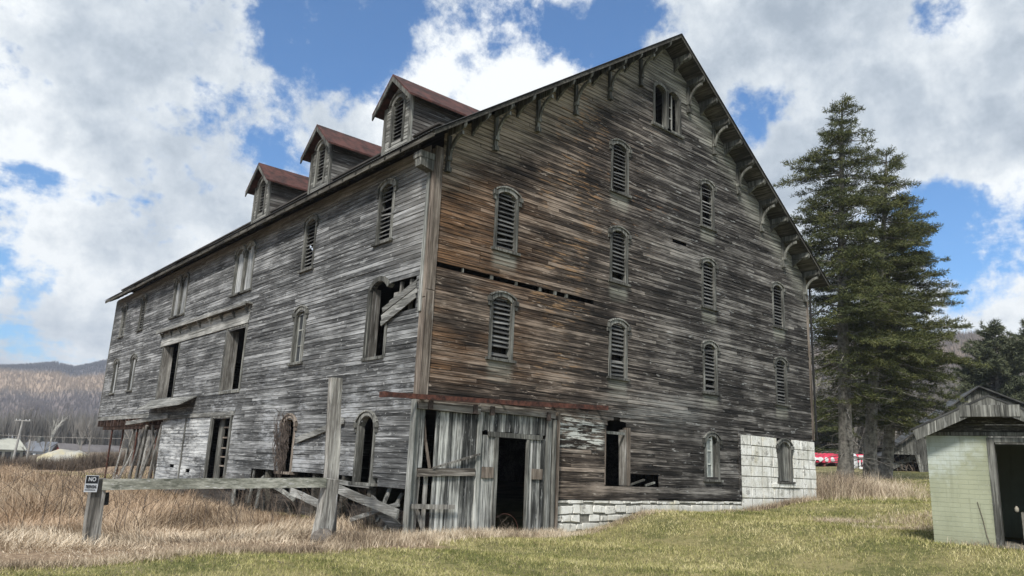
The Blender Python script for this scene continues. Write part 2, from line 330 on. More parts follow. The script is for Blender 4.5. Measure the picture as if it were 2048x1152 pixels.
M['brush']=simple('bare_twigs',(.12,.095,.075),.9,0,.4,3)
M['bark']=simple('conifer_bark',(.14,.13,.115),.9,0,.5,5,(.26,.245,.22),.8)
def m_leaf(name,a,b_,c_):
    m,t,b=newmat(name); n=t.noise(t.co,.55,4,.6)
    v=t.m('ADD',t.m('MULTIPLY',n,.75),t.m('MULTIPLY',t.isl,.3))
    t.put(b.inputs['Base Color'],t.ramp(v,[(.25,a),(.52,b_),(.8,c_)])); b.inputs['Roughness'].default_value=.7; return m
M['needle']=m_leaf('conifer_needles',(.030,.040,.016),(.072,.084,.028),(.16,.16,.055))
M['pine']=m_leaf('pine_needles',(.045,.055,.030),(.080,.092,.05),(.14,.15,.085))
def m_hill(name,c1,c2,c3,sc=.012):
    m,t,b=newmat(name); n=t.noise(t.sc(t.co,(.35,.35,2.6)),sc,5,.55); f=t.noise(t.sc(t.co,(1,1,.3)),.25,5,.75)
    v=t.m('ADD',t.m('MULTIPLY',n,.7),t.m('MULTIPLY',f,.3))
    t.put(b.inputs['Base Color'],t.ramp(v,[(.36,c1),(.5,c2),(.64,c3)])); b.inputs['Roughness'].default_value=1; b.inputs['Specular IOR Level'].default_value=0; return m
def sunlit_belt(m):
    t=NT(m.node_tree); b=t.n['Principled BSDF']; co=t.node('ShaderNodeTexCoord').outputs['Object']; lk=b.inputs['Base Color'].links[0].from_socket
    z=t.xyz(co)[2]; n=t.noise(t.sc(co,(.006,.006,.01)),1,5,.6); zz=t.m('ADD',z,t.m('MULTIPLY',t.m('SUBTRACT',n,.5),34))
    c=t.mix(t.m('MULTIPLY',t.mr(zz,84,96),.85),lk,(.085,.088,.108)); c=t.mix(t.m('MULTIPLY',box01(t,zz,60,86,4),.75),c,(.36,.275,.20)); c=t.mix(t.m('MULTIPLY',t.mr(zz,46,58,1,0),.55),c,(.12,.105,.115))  # woods colour by height; tan band also has sunlight on the slope painted in
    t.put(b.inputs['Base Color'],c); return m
M['hill']=m_hill('winter_wooded_hill',(.12,.105,.105),(.22,.18,.155),(.42,.31,.22))
M['hillwood']=m_hill('winter_woods',(.12,.105,.105),(.20,.17,.15),(.34,.27,.21),.012)
M['hill2']=m_hill('winter_hillside',(.10,.09,.09),(.17,.145,.13),(.27,.22,.17)); sunlit_belt(M['hill'])
M['hillwood_left']=sunlit_belt(m_hill('winter_woods_left',(.12,.105,.105),(.20,.17,.15),(.30,.25,.20),.012))
M['thicket']=simple('grey_bare_wood',(.19,.178,.162),1,0,.35,.05)
M['paletree']=simple('pale_sycamore_bark',(.42,.41,.37),.9,0,.3,2)
# ------------------------------------------------------------------ ground
def smooth(t): t=np.clip(t,0,1); return t*t*(3-2*t)
def hgt(x,y):
    x=np.asarray(x,float); y=np.asarray(y,float)
    a=np.clip(y+2,-7,0)*.25
    h=.50*smooth((x-4.9-a)/(3.3))+(.082*np.clip(x-13,0,5)+.048*np.maximum(0,np.minimum(x,70)-18))*smooth((y+40)/10)
    h=h-.06*smooth((x-2.5)/2)*(1-smooth((x-4.6)/1.2))*(1-smooth((-y)/2))
    far=smooth((y-46+x*.0)/60)*(1-smooth((x-4)/16)); h=h-3.4*far
    h=h+.05*np.sin(x*.55+1.3)*np.sin(y*.43)+.03*np.sin(x*1.7+y*1.1)
    return h
def H(x,y): return float(hgt(x,y))
def axis(lo,hi,c,n,near):
    t=np.linspace(-1,1,n); s=np.sinh(t*5)/np.sinh(5); return np.where(s<0,c+s*(c-lo),c+s*(hi-c))
gx=axis(-1500,1700,-1,260,1); gy=axis(-400,2300,-3,260,1)
X,Y=np.meshgrid(gx,gy,indexing='ij'); V=np.stack([X,Y,hgt(X,Y)],-1).reshape(-1,3)
nx,ny=X.shape; ii=np.arange(nx*ny).reshape(nx,ny)
F=np.stack([ii[:-1,:-1],ii[1:,:-1],ii[1:,1:],ii[:-1,1:]],-1).reshape(-1,4)
gr=npmesh('ground',V,F,M['ground'],kind='structure'); gr.data.polygons.foreach_set('use_smooth',[True]*len(gr.data.polygons))
# ------------------------------------------------------------------ main barn
W,L=18.0,29.26; RX=9.0; RZ=15.98; SL,SR=.70,.73
EXL,EXR=-.58,18.42
def roofz(x): return RZ-(RX-x)*SL if x<RX else RZ-(x-RX)*SR
barn=empty('barn',(0,0,0),'huge abandoned grey wooden barn with louvered windows and three roof dormers','barn')
GT=lambda a,d,z:(a,-d,z)      # gable frame : along, outward, up
ST=lambda a,d,z:(-d,a,z)      # side frame
ARCH=.13
def arch_hw(hw,zs,rise,z):
    if z<=zs: return hw
    R=(hw*hw+rise*rise)/(2*rise); zc=zs+rise-R; q=R*R-(z-zc)**2
    return math.sqrt(q) if q>0 else -1
class Opening:
    def __init__(s,c,hw,z0,z1,arch=0): s.c,s.hw,s.z0,s.z1,s.arch=c,hw,z0,z1,arch
    def cut(s,za,zb):
        zm=(za+zb)/2
        if zm<s.z0 or zm>s.z1: return None
        h=arch_hw(s.hw,s.z1-s.arch,s.arch,zm) if s.arch else s.hw
        return None if h<=0.02 else (s.c-h-.015,s.c+h+.015)
def boards(T,z0,z1,exp,xr,ops,lmin=1.8,lmax=4.8,warp=1.0):
    mb=MB(T); z=z0; rowi=0; prev=[]
    while z<z1-1e-6:
        e=min(exp*random.uniform(.96,1.04),z1-z); zt=z+e
        (xa,xb),(xa2,xb2)=xr(z),xr(zt)
        if xb2-xa2<.05: break
        cuts=sorted([c for c in (o.cut(z,zt) for o in ops) if c])
        segs=[];cur=xa;curt=xa2
        for c in cuts:
            if c[0]>cur+.03: segs.append((cur,curt,c[0],c[0]))
            cur=curt=max(cur,c[1])
        if xb>cur+.03: segs.append((cur,curt,xb,xb2))
        for (a,at,b,bt) in segs:
            # joints
            js=[];p=a+random.uniform(.6,lmax)
            while p<b-.5: js.append(p); p+=random.uniform(lmin,lmax)
            ends=[(a,at)]+[(j,j) for j in js]+[(b,bt)]
            for (p0,p0t),(p1,p1t) in zip(ends[:-1],ends[1:]):
                g=random.choice((.004,.007,.012)); o0=random.uniform(-.003,.007)*warp;o1=random.uniform(-.003,.007)*warp
                if random.random()<.04*warp: o1+=.02
                gap=random.uniform(.009,.015)*(1 if random.random()>.12 else 1.8); dz=random.uniform(-.004,.004)*warp
                prof=[(0,0),(.024,0),(.017,e-gap),(.0045,e-gap),(.0045,e),(0,e)]
                vs=[];n=len(prof)
                for k,(q,qt,oo) in enumerate(((p0+g,p0t+g,o0),(p1-g,p1t-g,o1))):
                    for d,h in prof:
                        f=h/e; vs.append((q+(qt-q)*f,d+(oo+.004 if d>.01 else 0)-.004,z+h+(dz*k if .001<h<e-.001 or d>.01 else 0)))
                fs=[tuple(range(n)),tuple(range(2*n-1,n-1,-1))]+[(i,i+n,(i+1)%n+n,(i+1)%n) for i in range(n)]
                mb.add(vs,fs)
        z=zt; rowi+=1
    return mb
cols=[2.33,6.78,11.34,15.76]
gops=[];WIN=[]
for ci,zs in ((0,(7.0,4.16)),(1,(9.82,7.0,4.16)),(2,(9.82,7.0,4.16)),(3,(7.0,4.16))):
    for zb in zs: WIN.append((cols[ci],zb)); gops.append(Opening(cols[ci],.31,zb+.1,zb+1.68,ARCH))
gops+= [Opening(8.79,.29,12.82,14.28,.15),Opening(9.51,.29,12.82,14.28,.15)]     # attic pair
gops+= [Opening(6.78,.47,1.22,3.07,.25),Opening(7.95,.70,1.22,1.50)]              # doorway + hole beside it
gops+= [Opening(11.36,.32,1.50,2.85,.2)]                                            # sash window
slotz=lambda x:6.25
gops+= [Opening(9.78,.36,8.94,9.04)]
def gr_low(z): return (4.30,12.93)
lowb=boards(GT,1.2,3.0,.118,gr_low,gops); 
up1=boards(GT,3.0,6.22,.113,lambda z:(.20,17.86),gops)
# the long slot where one board is gone
slot=boards(GT,6.22,6.34,.12,lambda z:(5.72,17.86),gops)
up2=boards(GT,6.34,9.2,.113,lambda z:(.20,17.86),gops)
def top_rng(z):
    return (max(.20,(z-9.2)/SL*1+0.0-.42*1),min(17.86,RX+(RZ-.22-z)/SR))
def top_rng(z):
    zz=z+.16
    return (max(.20,RX-(RZ-zz)/SL),min(17.86,RX+(RZ-zz)/SR))
up3=boards(GT,9.2,15.75,.113,top_rng,gops)
for q in (up1,slot,up2,up3): 
    k=len(lowb.v); lowb.v+=q.v; lowb.f+=[tuple(i+k for i in f) for f in q.f]
# left bay over the doors
q=boards(GT,3.0,3.001,.1,lambda z:(0,0),[])
lowb.build('gable_siding',M['gable'],barn,label='weathered brown and grey horizontal boards of the gable wall')
sb=MB(GT); sb.box((4.30,.0,.84),(8.6,.045,1.02)).box((8.605,0,.86),(12.93,.04,1.03)).box((4.30,0,1.025),(7.4,.037,1.196)).box((7.41,0,1.035),(12.93,.036,1.196))
sb.build('sill_beam',M['gable'],barn)
# debris in slot
db=MB(GT)
for x in (1.0,1.9,2.75,3.6,4.15,4.6): MB(GT).box((x,-.05,6.225),(x+random.uniform(.04,.10),.012,6.34)).build('furring_strip',M['bracket'],barn)
# side siding
sops=[];SWIN=[]
for yc in (2.15,6.56,24.0,27.3): SWIN.append((yc,7.13,'louver')); sops.append(Opening(yc,.31,7.23,8.81,ARCH))
for yc in (6.6,24.15,27.2): SWIN.append((yc,4.27,'sash' if yc<10 else 'board')); sops.append(Opening(yc,.30,4.37,5.95,ARCH))
for c in (11.27,12.13,18.16,19.02): sops.append(Opening(c,.36,7.26,8.92,.22))
sops+=[Opening(2.14,.42,4.17,6.14,.22),Opening(1.08,.66,5.16,5.96)]
DOORS=[(10.80,12.45,3.76,5.95),(17.75,19.75,3.76,6.05)]
for a,b,c,d in DOORS: sops.append(Opening((a+b)/2,(b-a)/2,c,d))
side=boards(ST,3.2,9.36,.116,lambda z:(.22,L-.12),sops)
lops=[Opening(2.2,.36,1.0,2.70,.25),Opening(6.6,.34,1.2,2.72,.2),Opening(11.95,.82,.8,2.86)]
l1=boards(ST,1.22,3.2,.122,lambda z:(.25,10.9),lops)
l2=boards(ST,.55,1.22,.122,lambda z:(9.0+(.35 if z<.9 else 0),18.5),lops+[Opening(14.75,.2,.95,1.1),Opening(16.6,.22,1.0,1.14)])
l3=boards(ST,1.22,2.95,.122,lambda z:(10.9,18.5),lops); l4=boards(ST,2.95,3.2,.125,lambda z:(10.9,18.8),[])
for q in (l1,l2,l3,l4):
    k=len(side.v); side.v+=q.v; side.f+=[tuple(i+k for i in f) for f in q.f]
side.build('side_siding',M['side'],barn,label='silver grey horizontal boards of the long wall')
# other walls
ow=MB(); ow.box((17.93,.05,3.05),(17.99,L,9.4)).box((17.93,.05,-.3),(17.985,18.5,3.05)).box((.05,L-.06,3.1),(17.93,L,9.35))
ow.prism([(.05,9.36),(17.9,9.36),(17.9,9.36),(RX,RZ-.25)],L-.06,L)
ow.box((.05,18.5,-.3),(17.93,18.58,3.1))
ow.build('rear_siding',M['back'],barn)
# floors & posts inside
fl=MB(); fl.box((.05,.05,3.04),(17.9,L-.1,3.16)).box((.05,.05,6.95),(17.9,L-.1,7.05)).box((.05,.05,9.9),(1.2,L-.1,9.95))
fl.build('floor_deck',M['inner'],barn)
for x in (.35,4.5,9,13.5):
    for y in (.5,4.7,9.3,14,18.3):
        if x<1 and y<1: continue
        MB().box((x-.12,y-.12,-.2),(x+.12,y+.12,9.1)).build('inner_post',M['inner'],barn)
# roof
def rpt(x,dz=0): return (x,roofz(x)+dz)
Y0,Y1=-.75,L-.05
rb=MB()
rb.prism([(EXL,roofz(EXL)-.05),(RX,RZ-.05),(RX,RZ-.02),(EXL,roofz(EXL)-.02)],Y0+.01,Y1)
rb.prism([(RX,RZ-.05),(EXR,roofz(EXR)-.05),(EXR,roofz(EXR)-.02),(RX,RZ-.02)],Y0+.01,Y1)
roof=rb.build('roof',M['soffit'],barn)
# metal sheet: corrugated along y, crest line visible along the low left edge
def sheet(xa,xb,ya,yb,pitch,amp,off):
    n=int((yb-ya)/pitch*4); vs=[];fs=[]
    for i in range(n+1):
        y=ya+(yb-ya)*i/n; dz=amp*(0.5+.5*math.sin(2*math.pi*i/4)); 
        for x in (xa,xb):
            for t_ in (0,.004): vs.append((x,y,roofz(x)+off+dz+t_))
    for i in range(n):
        a=4*i; fs+= [(a,a+4,a+6,a+2),(a+1,a+3,a+7,a+5),(a,a+1,a+5,a+4),(a+2,a+6,a+7,a+3)]
    fs+=[(0,2,3,1),(4*n,4*n+1,4*n+3,4*n+2)]
    return MB().add(vs,fs)
sheet(EXL-.06,RX,Y0-.03,Y1,.11,.022,.0).build('roof_sheet',M['metalroof'],roof)
sheet(RX+.001,EXR+.05,Y0-.03,Y1,.11,.022,.0).build('roof_sheet',M['metalroof'],roof)
# ragged sheets near far end of eave
for y,ln,dx in ((14.6,1.4,.10),(16.8,2.0,.05),(20.2,1.1,.12),(23.1,1.6,.07)):
    MB().beam((EXL-.10,y,roofz(EXL-.1)+.07),(EXL+1.2,y+.05,roofz(EXL+1.2)+.09),ln,.02).build('loose_sheet',M['metalroof'],roof)
rk=MB(); 
rk.prism([(EXL,roofz(EXL)-.13),(RX,RZ-.13),(RX,RZ-.052),(EXL,roofz(EXL)-.052)],Y0,Y0+.04)
rk.prism([(RX,RZ-.13),(EXR,roofz(EXR)-.13),(EXR,roofz(EXR)-.052),(RX,RZ-.052)],Y0,Y0+.04)
rk.build('rake_board',M['soffit'],roof)
MB().box((EXL-.02,Y0+.05,roofz(EXL)-.17),(EXL+.02,Y1,roofz(EXL)-.055)).build('eave_board',M['soffit'],roof)
# outlookers and brackets under the rake
def outlooker(x,big):
    z=roofz(x)-.20; s=SL if x<RX else -SR
    mb=MB(GT)
    # beam end with rounded nose
    pts=[(0,z-.09),(.56,z-.09),(.67,z-.06),(.70,z+.0),(.70,z+.10),(0,z+.10)]
    a=.045
    vs=[(x-a,d,zz-s*a) for d,zz in pts]+[(x+a,d,zz+s*a) for d,zz in pts]; n=len(pts)
    vs=[(p[0],p[1]+.03,p[2]) for p in vs]
    mb.add(vs,[tuple(range(n)),tuple(range(2*n-1,n-1,-1))]+[(i,n+i,n+(i+1)%n,(i+1)%n) for i in range(n)])
    mb.build('outlooker',M['bracket'],barn)
    if big:
        br=MB(GT); zt=z-.09; ln=.90
        br.box((x-.05,.03,zt-ln),(x+.05,.11,zt)); br.box((x-.07,.03,zt-ln-.07),(x+.07,.15,zt-ln+.05)); br.box((x-.065,.03,zt-ln+.22),(x+.065,.16,zt-ln+.32))
        # curved brace
        seg=8; R=.56; vs=[];fs=[]
        for i in range(seg+1):
            t=math.pi/2*i/seg; cx,cz=.64,zt-.66
            for rr in (R,R-.085):
                d=cx-rr*math.cos(t); zz=cz+(rr*1.12)*math.sin(t)
                for s_ in (-.032,.032): vs.append((x+s_,d,min(zz,zt+.0)))
        for i in range(seg):
            a_=4*i; fs+=[(a_,a_+1,a_+5,a_+4),(a_+2,a_+6,a_+7,a_+3),(a_,a_+4,a_+6,a_+2),(a_+1,a_+3,a_+7,a_+5)]
        fs+=[(0,2,3,1),(4*seg,4*seg+1,4*seg+3,4*seg+2)]
        br.add(vs,fs); br.build('bracket',M['bracket'],barn)
    else:
        br=MB(GT); zt=z-.09; br.prism([(0,0)],0,0) if False else None
        pts=[(.03,zt),(.42,zt),(.30,zt-.07),(.12,zt-.17),(.03,zt-.26)]
        br.add([(x-.035,d,q_) for d,q_ in pts]+[(x+.035,d,q_) for d,q_ in pts],[tuple(range(5)),(9,8,7,6,5)]+[(i,5+i,5+(i+1)%5,(i+1)%5) for i in range(5)])
        br.build('bracket',M['bracket'],barn)
bx=[.35,.85+1.49*.0+1.0,3.34,4.83,6.32,7.81]
for i,x in enumerate([.32,1.05,1.80,2.54,3.28,4.02,4.76,5.50,6.24,6.98,7.72,8.46]):
    outlooker(x,i%2==0); 
    if i>0: outlooker(2*RX-x,i%2==0)
outlooker(17.70,True)
# cornice return at the corner
cr=MB(); cr.box((-.46,-.02,8.86),(.0-.028,.30,9.02)); cr.prism([(-.42,8.66),(-.028,8.58),(-.028,8.86),(-.44,8.86)],.0,.26)
cr.build('cornice_block',M['trim'],barn)
# rafter tails
y=.7
while y<L-.2:
    z=roofz(-.3)-.06
    MB().prism([(-.60,roofz(-.6)-.06),(-.60,roofz(-.6)-.14),(-.42,roofz(-.42)-.21),(-.03,roofz(-.03)-.24),(-.03,roofz(-.03)-.06)],y-.035,y+.035).build('rafter_tail',M['soffit'],barn)
    y+=.74
# corner boards
cbm=MB(GT); cbm.box((-.035,0.0,3.02),(.195,.05,5.60)).box((-.035,0,5.615),(.19,.056,9.25)); cbm.build('corner_board',M['trimb'],barn)
cbs=MB(ST); cbs.box((.01,0.0,3.0),(.215,.034,5.42)).box((.015,0.0,5.44),(.13,.045,9.2)); cbs.build('corner_board',M['trimb'],barn)
MB(ST).box((.12,.03,5.1),(.235,.075,8.75)).build('downspout_board',M['trimp'],barn)
MB(GT).box((17.86,-.02,3.05),(18.0,.045,9.3)).build('corner_board',M['trimb'],barn)
MB(ST).box((L-.12,0,3.15),(L,.03,9.3)).build('corner_board',M['trim'],barn)
MB().tube([(18.05,-.1,9.0),(18.05,-.09,6),(18.06,-.09,3.3),(18.1,-.1,3.1)],.045).build('downspout',M['darkmetal'],barn)
# ------------------------------------------------------------------ windows
def arc(c,hw,zs,rise,off,n=10):
    R=(hw*hw+rise*rise)/(2*rise); zc=zs+rise-R; th=math.asin(min(1,hw/R)); 
    return [(c+(R+off)*math.sin(-th+2*th*i/n),zc+(R+off)*math.cos(-th+2*th*i/n)) for i in range(n+1)]
def arcband(mb,c,hw,zs,rise,o0,o1,d0,d1,n=10,ext=0):
    A=arc(c,hw,zs,rise,o0,n);B=arc(c,hw,zs,rise,o1,n); vs=[];fs=[]
    for (p,q) in zip(A,B): vs+=[(p[0],d0,p[1]),(q[0],d0,q[1]),(q[0],d1,q[1]),(p[0],d1,p[1])]
    for i in range(n):
        for j in range(4): fs.append((4*i+j,4*i+4+j,4*i+4+(j+1)%4,4*i+(j+1)%4))
    fs+=[(0,1,2,3),(4*n+3,4*n+2,4*n+1,4*n)]
    mb.add(vs,fs)
def window(T,c,z0,z1,hw,rise,kind,parent=barn,hood=True,mat='trim',lab=None,off=0):
    o_=off; zs=z1-rise; TT=T if not off else (lambda a,d,z:T(a,d+off,z))
    fr=MB(TT)
    j=lambda s=.006:random.uniform(-s,s)
    for sd_ in (-1,1):
        a,b=sorted((c+sd_*hw,c+sd_*(hw+.098))); fr.box((a,-.14,z0-.02),(b,.045+j(.004),zs+.02))
    arcband(fr,c,hw,zs,rise,0,.10,-.14,.05)
    if hood:
        arcband(fr,c,hw+.09,zs+.05,rise+.0,.05,.09,.0,.085)
        for sd_ in (-1,1):
            x=c+sd_*(hw+.13); fr.box((x-.065,0,zs-.05),(x+.065,.10,zs+.07)); fr.box((x-.045,0,zs-.17),(x+.045,.07,zs-.05))
    w_=fr.build('window',M[mat],parent)
    if lab: w_['label']=lab
    si=MB(TT); si.box((c-hw-.17+j(),-.14,z0-.09),(c+hw+.17+j(),.11,z0-.022)); si.build('sill',M[mat],w_)
    if kind=='louver':
        lv=MB(TT); z=z0+.03
        while z<z1-.03:
            h=arch_hw(hw,zs,rise,z+.05) if z+.05>zs else hw
            if h>.08 and random.random()>.06:
                t1,t2=random.uniform(-.012,.012),random.uniform(-.012,.012)
                if random.random()<.06: t1-=.07
                a,b=c-h+.005,c+h-.005
                p=[(.0,z),(.0,z+.02),(-.085,z+.095),(-.085,z+.075)]
                lv.add([(a,d-.01,q+t1) for d,q in p]+[(b,d-.01,q+t2) for d,q in p],[(0,1,2,3),(7,6,5,4)]+[(i,4+i,4+(i+1)%4,(i+1)%4) for i in range(4)])
            z+=.121
        lv.build('louver',M['slat'],w_)
        bk=MB(TT); bk.box((c-hw,-.30,z0-.02),(c+hw,-.29,z1)); bk.build('backing_board',M['inner'],w_)
    elif kind=='board':
        bk=MB(TT); n=4; wd=2*hw/n
        for i in range(n):
            a=c-hw+i*wd; xm=a+wd/2-c; top=zs+rise*(1-(xm/hw)**2)
            bk.box((a+.004,-.07,z0),(a+wd-.004,-.045+random.uniform(-.006,.006),top))
        bk.build('board_panel',M['doorw'] if c!=15.8 else M['trim'],w_)
    elif kind=='sash':
        bk=MB(TT)
        for a in (c-hw+.002,c-.02,c+hw-.042): bk.box((a,-.10,z0),(a+.04,-.06,zs+(.02 if abs(a-c)>.1 else rise*.9)))
        for k in range(4): zz=z0+(zs-z0)*k/3; bk.box((c-hw+.04,-.097,zz),(c+hw-.04,-.063,zz+.04))
        bk.build('sash',M['trimp'],w_)
        gl=MB(TT); gl.box((c-hw+.03,-.085,z0+.02),(c+hw-.03,-.08,zs+.1)); gl.build('pane',M['glass'],w_)
    return w_
for (c,zb) in WIN: window(GT,c,zb+.1,zb+1.68,.31,ARCH,'louver')
for (c,zb,k) in SWIN: window(ST,c,zb+.1,zb+1.68,.30 if k!='louver' else .31,ARCH,k)
for (a,b) in ((11.27,12.13),(18.16,19.02)):
    for c in (a,b): window(ST,c,7.26,8.92,.36,.22,'board',lab='arched window closed with pale vertical boards')
window(GT,8.79,12.82,14.28,.29,.15,'open',hood=False,lab='open left half of the paired attic window')
aw=window(GT,9.51,12.82,14.28,.29,.15,'open',hood=False,lab='right half of the paired attic window with broken sash')
s_=MB(GT); s_.box((9.225,-.10,12.84),(9.265,-.06,14.15)).box((9.49,-.1,12.84),(9.53,-.06,14.2)).box((9.265,-.095,13.7),(9.49,-.065,13.74)).box((9.265,-.095,13.3),(9.49,-.065,13.34)); s_.build('sash',M['trimp'],aw)
MB(GT).box((8.30,-.1,12.70),(10.0,.10,12.80)).build('attic_sill',M['trim'],barn)
# basement level gable
w34=window(GT,11.36,1.50,2.85,.32,.2,'open',lab='basement window with a pale three pane sash'); 
s_=MB(GT); s_.box((11.09,-.05,1.52),(11.15,-.0,2.76)).box((11.36,-.05,1.52),(11.42,-.0,2.84))
for z in (1.52,1.93,2.35,2.72): s_.box((11.15,-.048,z),(11.36,-.002,z+.05))
s_.build('sash',M['sashp'],w34); MB(GT).box((11.15,-.035,1.57),(11.36,-.027,2.75)).build('pane',M['palepane'],w34); MB(GT).box((11.43,-.12,1.5),(11.67,-.10,2.84)).build('shutter',M['trim'],w34)
# open doorway (arched) with a door leaf
d2=MB(GT); 
for xx in (6.31,7.25): d2.box((xx-.035 if xx<7 else xx-.06,-.14,1.22),(xx+.0 if xx<7 else xx+.10,.035,2.84))
d2.build('doorway_frame',M['trimb'],barn)
MB(GT).box((6.36,-.02,2.62),(7.2,.01,2.70)).build('cross_bar',M['trimp'],barn)
lf=MB(); 
for i in range(2): lf.beam((7.19-.015*i,.03+.13*i,1.22),(7.15-.015*i,.03+.13*i,2.78),.03,.125,(0,1,0))
lf.build('door_leaf',M['post'],barn,label='grey door leaf swung inward in the arched doorway')
MB(GT).beam((7.42,-.06,1.24),(8.0,.0,1.40),.09,.04).beam((8.1,-.05,1.23),(8.5,-.02,1.33),.07,.05).build('broken_board',M['bracket'],barn)
# ------------------------------------------------------------------ stone foundation and block wall
def stones(mb,xa,xb,z0f,z1,hmin,hmax,wmin,wmax,d=.03,ops=(),jj=.008):
    z=z1
    while z>-.4:
        h=random.uniform(hmin,hmax); zb=z-h; x=xa
        while x<xb-.02:
            w_=min(random.uniform(wmin,wmax),xb-x); 
            if xb-(x+w_)<wmin*.5: w_=xb-x
            g=.007; gx_=random.uniform(.010,.018); a,b=x+gx_,x+w_-gx_; za,zc=zb+g,z-g
            skip=False
            for (oa,ob,oz0,oz1) in ops:
                if zc>oz0 and za<oz1 and b>oa and a<ob:
                    if a<oa-.06: b=min(b,oa-g)
                    elif b>ob+.06: a=max(a,ob+g)
                    elif za<oz0-.06: zc=oz0-g
                    else: skip=True
            if jj>.02 and random.random()<.025: skip=True
            if jj>.02: za+=random.uniform(0,.03);zc-=random.uniform(0,.03)
            if not skip and zc>z0f((a+b)/2)-.5 and b-a>.03:
                dd=d+random.uniform(-.012,.014); r=.012
                j=lambda:random.uniform(-jj,jj)
                vs=[(a,0,za),(b,0,za),(b,0,zc),(a,0,zc),(a+r+j(),dd,za+r+j()),(b-r+j(),dd,za+r+j()),(b-r+j(),dd,zc-r+j()),(a+r+j(),dd,zc-r+j())]
                mb.add(vs,[(0,1,5,4),(1,2,6,5),(2,3,7,6),(3,0,4,7),(4,5,6,7)])
            x+=w_
        z=zb
fs=MB(GT); stones(fs,4.36,12.93,lambda x:H(x,0),.82,.10,.26,.20,.70,.07,(),.028); fs.build('stone_foundation',M['stone'],barn,label='rough whitewashed stone footing')
MB(GT).box((4.38,-.3,-.6),(12.93,.035,.815)).build('foundation_core',M['mortar'],barn)
bw=MB(GT); stones(bw,12.97,17.98,lambda x:H(x,0),3.0,.34,.36,.62,.72,.035,[(15.30,16.30,1.42,2.98)])
stones(bw,15.2,16.42,lambda x:H(x,0),1.42,.14,.17,.3,.6,.05) if False else None
bw.build('block_wall',M['stone'],barn,label='white painted block wall at the right corner')
cw=MB(GT); cw.box((12.97,-.3,-.3),(15.30,.02,3.0)).box((16.30,-.3,-.3),(17.97,.02,3.0)).box((15.30,-.3,-.3),(16.30,.02,1.42)); cw.build('wall_core',M['mortar'],barn)
w43=window(GT,15.8,1.52,2.88,.38,.2,'board',lab='arched window with grey panel in the white block wall')
MB(GT).box((12.86,0,.86),(12.97,.06,3.02)).build('corner_board',M['gable'],barn)
MB(GT).box((14.9,.0,1.30),(16.7,.075,1.42)).build('stone_sill',M['stone'],barn)
# ------------------------------------------------------------------ basement door bay (gable, x -.2 .. 4.3)
YB=.06
tr=MB(); tr.beam((-1.10,-.32,3.02),(2.6,-.32,3.15),.05,.11).beam((2.6,-.32,3.15),(6.06,-.31,3.30),.05,.12); tr.box((-1.12,-.35,2.96),(-1.08,-.10,3.08))
for x in (-.1,2.3,4.2,5.9): tr.beam((x,-.30,3.05+.045*x),(x,0.0,3.03+.045*x),.05,.05)
tr.build('door_track',M['rust'],barn,label='long rusty steel door track')
def pl(u0,v0,u1,v1,y=-.06):
    a=G(u0,v0,y);b=G(u1,v1,y); return min(a.x,b.x),max(a.x,b.x),min(a.z,b.z),max(a.z,b.z)
MB(GT).box((-.22,.02,-.15),(-.19,.20,3.0)).box((-.185,.03,-.2),(-.01,.11,2.98)).build('door_post',M['trimp'],barn,label='pale wide post at the barn corner')
hd=MB(GT); hd.box((-.14,.10,2.80),(1.66,.20,3.0)).box((1.67,.08,2.88),(4.2,.17,3.08)); hd.build('door_header',M['beamx'],barn)
for x in (.12,1.42,1.95,3.85): MB(GT).box((x,.20,2.80),(x+.12,.235,3.02)).build('hanger_plate',M['plate'],barn)
ld=MB(GT)
def vboards(mb,xa,xb,za,zb,wd,d0,jz=.02,miss=()):
    x=xa;i=0
    while x<xb-.01:
        w_=min(wd*random.uniform(.8,1.2),xb-x)
        if i not in miss: dd=random.uniform(-.008,.008); mb.box((x+.003,d0+dd,za+random.uniform(-jz,jz)),(x+w_-.003,d0+.028+dd,zb+random.uniform(-jz,0)))
        x+=w_;i+=1
vboards(ld,.0,.145,1.50,2.80,.15,.06)
vboards(ld,.45,1.66,-.08,2.80,.135,.06)
ld.build('sliding_door',M['door'],barn,label='left door of grey vertical boards with a broken gap')
fx=MB(GT); 
fx.box((1.655,.095,-.1),(1.78,.135,2.86))
fx.build('door_stile',M['trimp'],barn)
MB(GT).beam((.0,.135,1.40),(1.62,.135,1.45),.03,.17,jit=.008).build('cross_board',M['beamx'],barn)
MB(GT).beam((-.14,.20,.67),(1.03,.20,.66),.03,.10,jit=.006).build('low_board',M['post'],barn)
MB(GT).beam((.38,.16,1.50),(1.72,.18,1.87),.035,.045).build('leaning_batten',M['post'],barn)
MB(GT).beam((.20,.05,2.15),(.36,.07,1.5),.045,.05).beam((.17,.0,2.6),(.20,.06,2.1),.04,.05).build('hanging_strip',M['trimb'],barn)
MB(GT).beam((.10,.03,1.38),(.05,.05,.05),.09,.03,(0,1,0),jit=.01).beam((.31,.02,1.38),(.29,.05,.02),.10,.03,(0,1,0)).beam((.08,.04,.62),(.36,.10,.0),.10,.03,(0,1,0)).build('broken_board',M['post'],barn)
rub=MB(); 
for i in range(12):
    x=.14+.11*(i%3)+random.uniform(-.03,.03); z=2.0+.15*(i//3)
    rub.box((x,.35+random.uniform(0,.1),z),(x+.13,.6,z+.12))
rub.build('rubble_stone',M['stone'],barn)
rd=MB(GT); vboards(rd,1.79,3.95,2.43,2.9,.12,.055); vboards(rd,1.79,2.33,-.08,2.34,.135,.055); vboards(rd,3.36,3.93,-.1,2.34,.14,.055)
rdo=rd.build('sliding_door',M['door'],barn,label='right door of grey vertical boards around a dark doorway')
MB(GT).box((2.0,.085,2.30),(3.80,.125,2.42)).build('door_lintel',M['trim'],rdo)
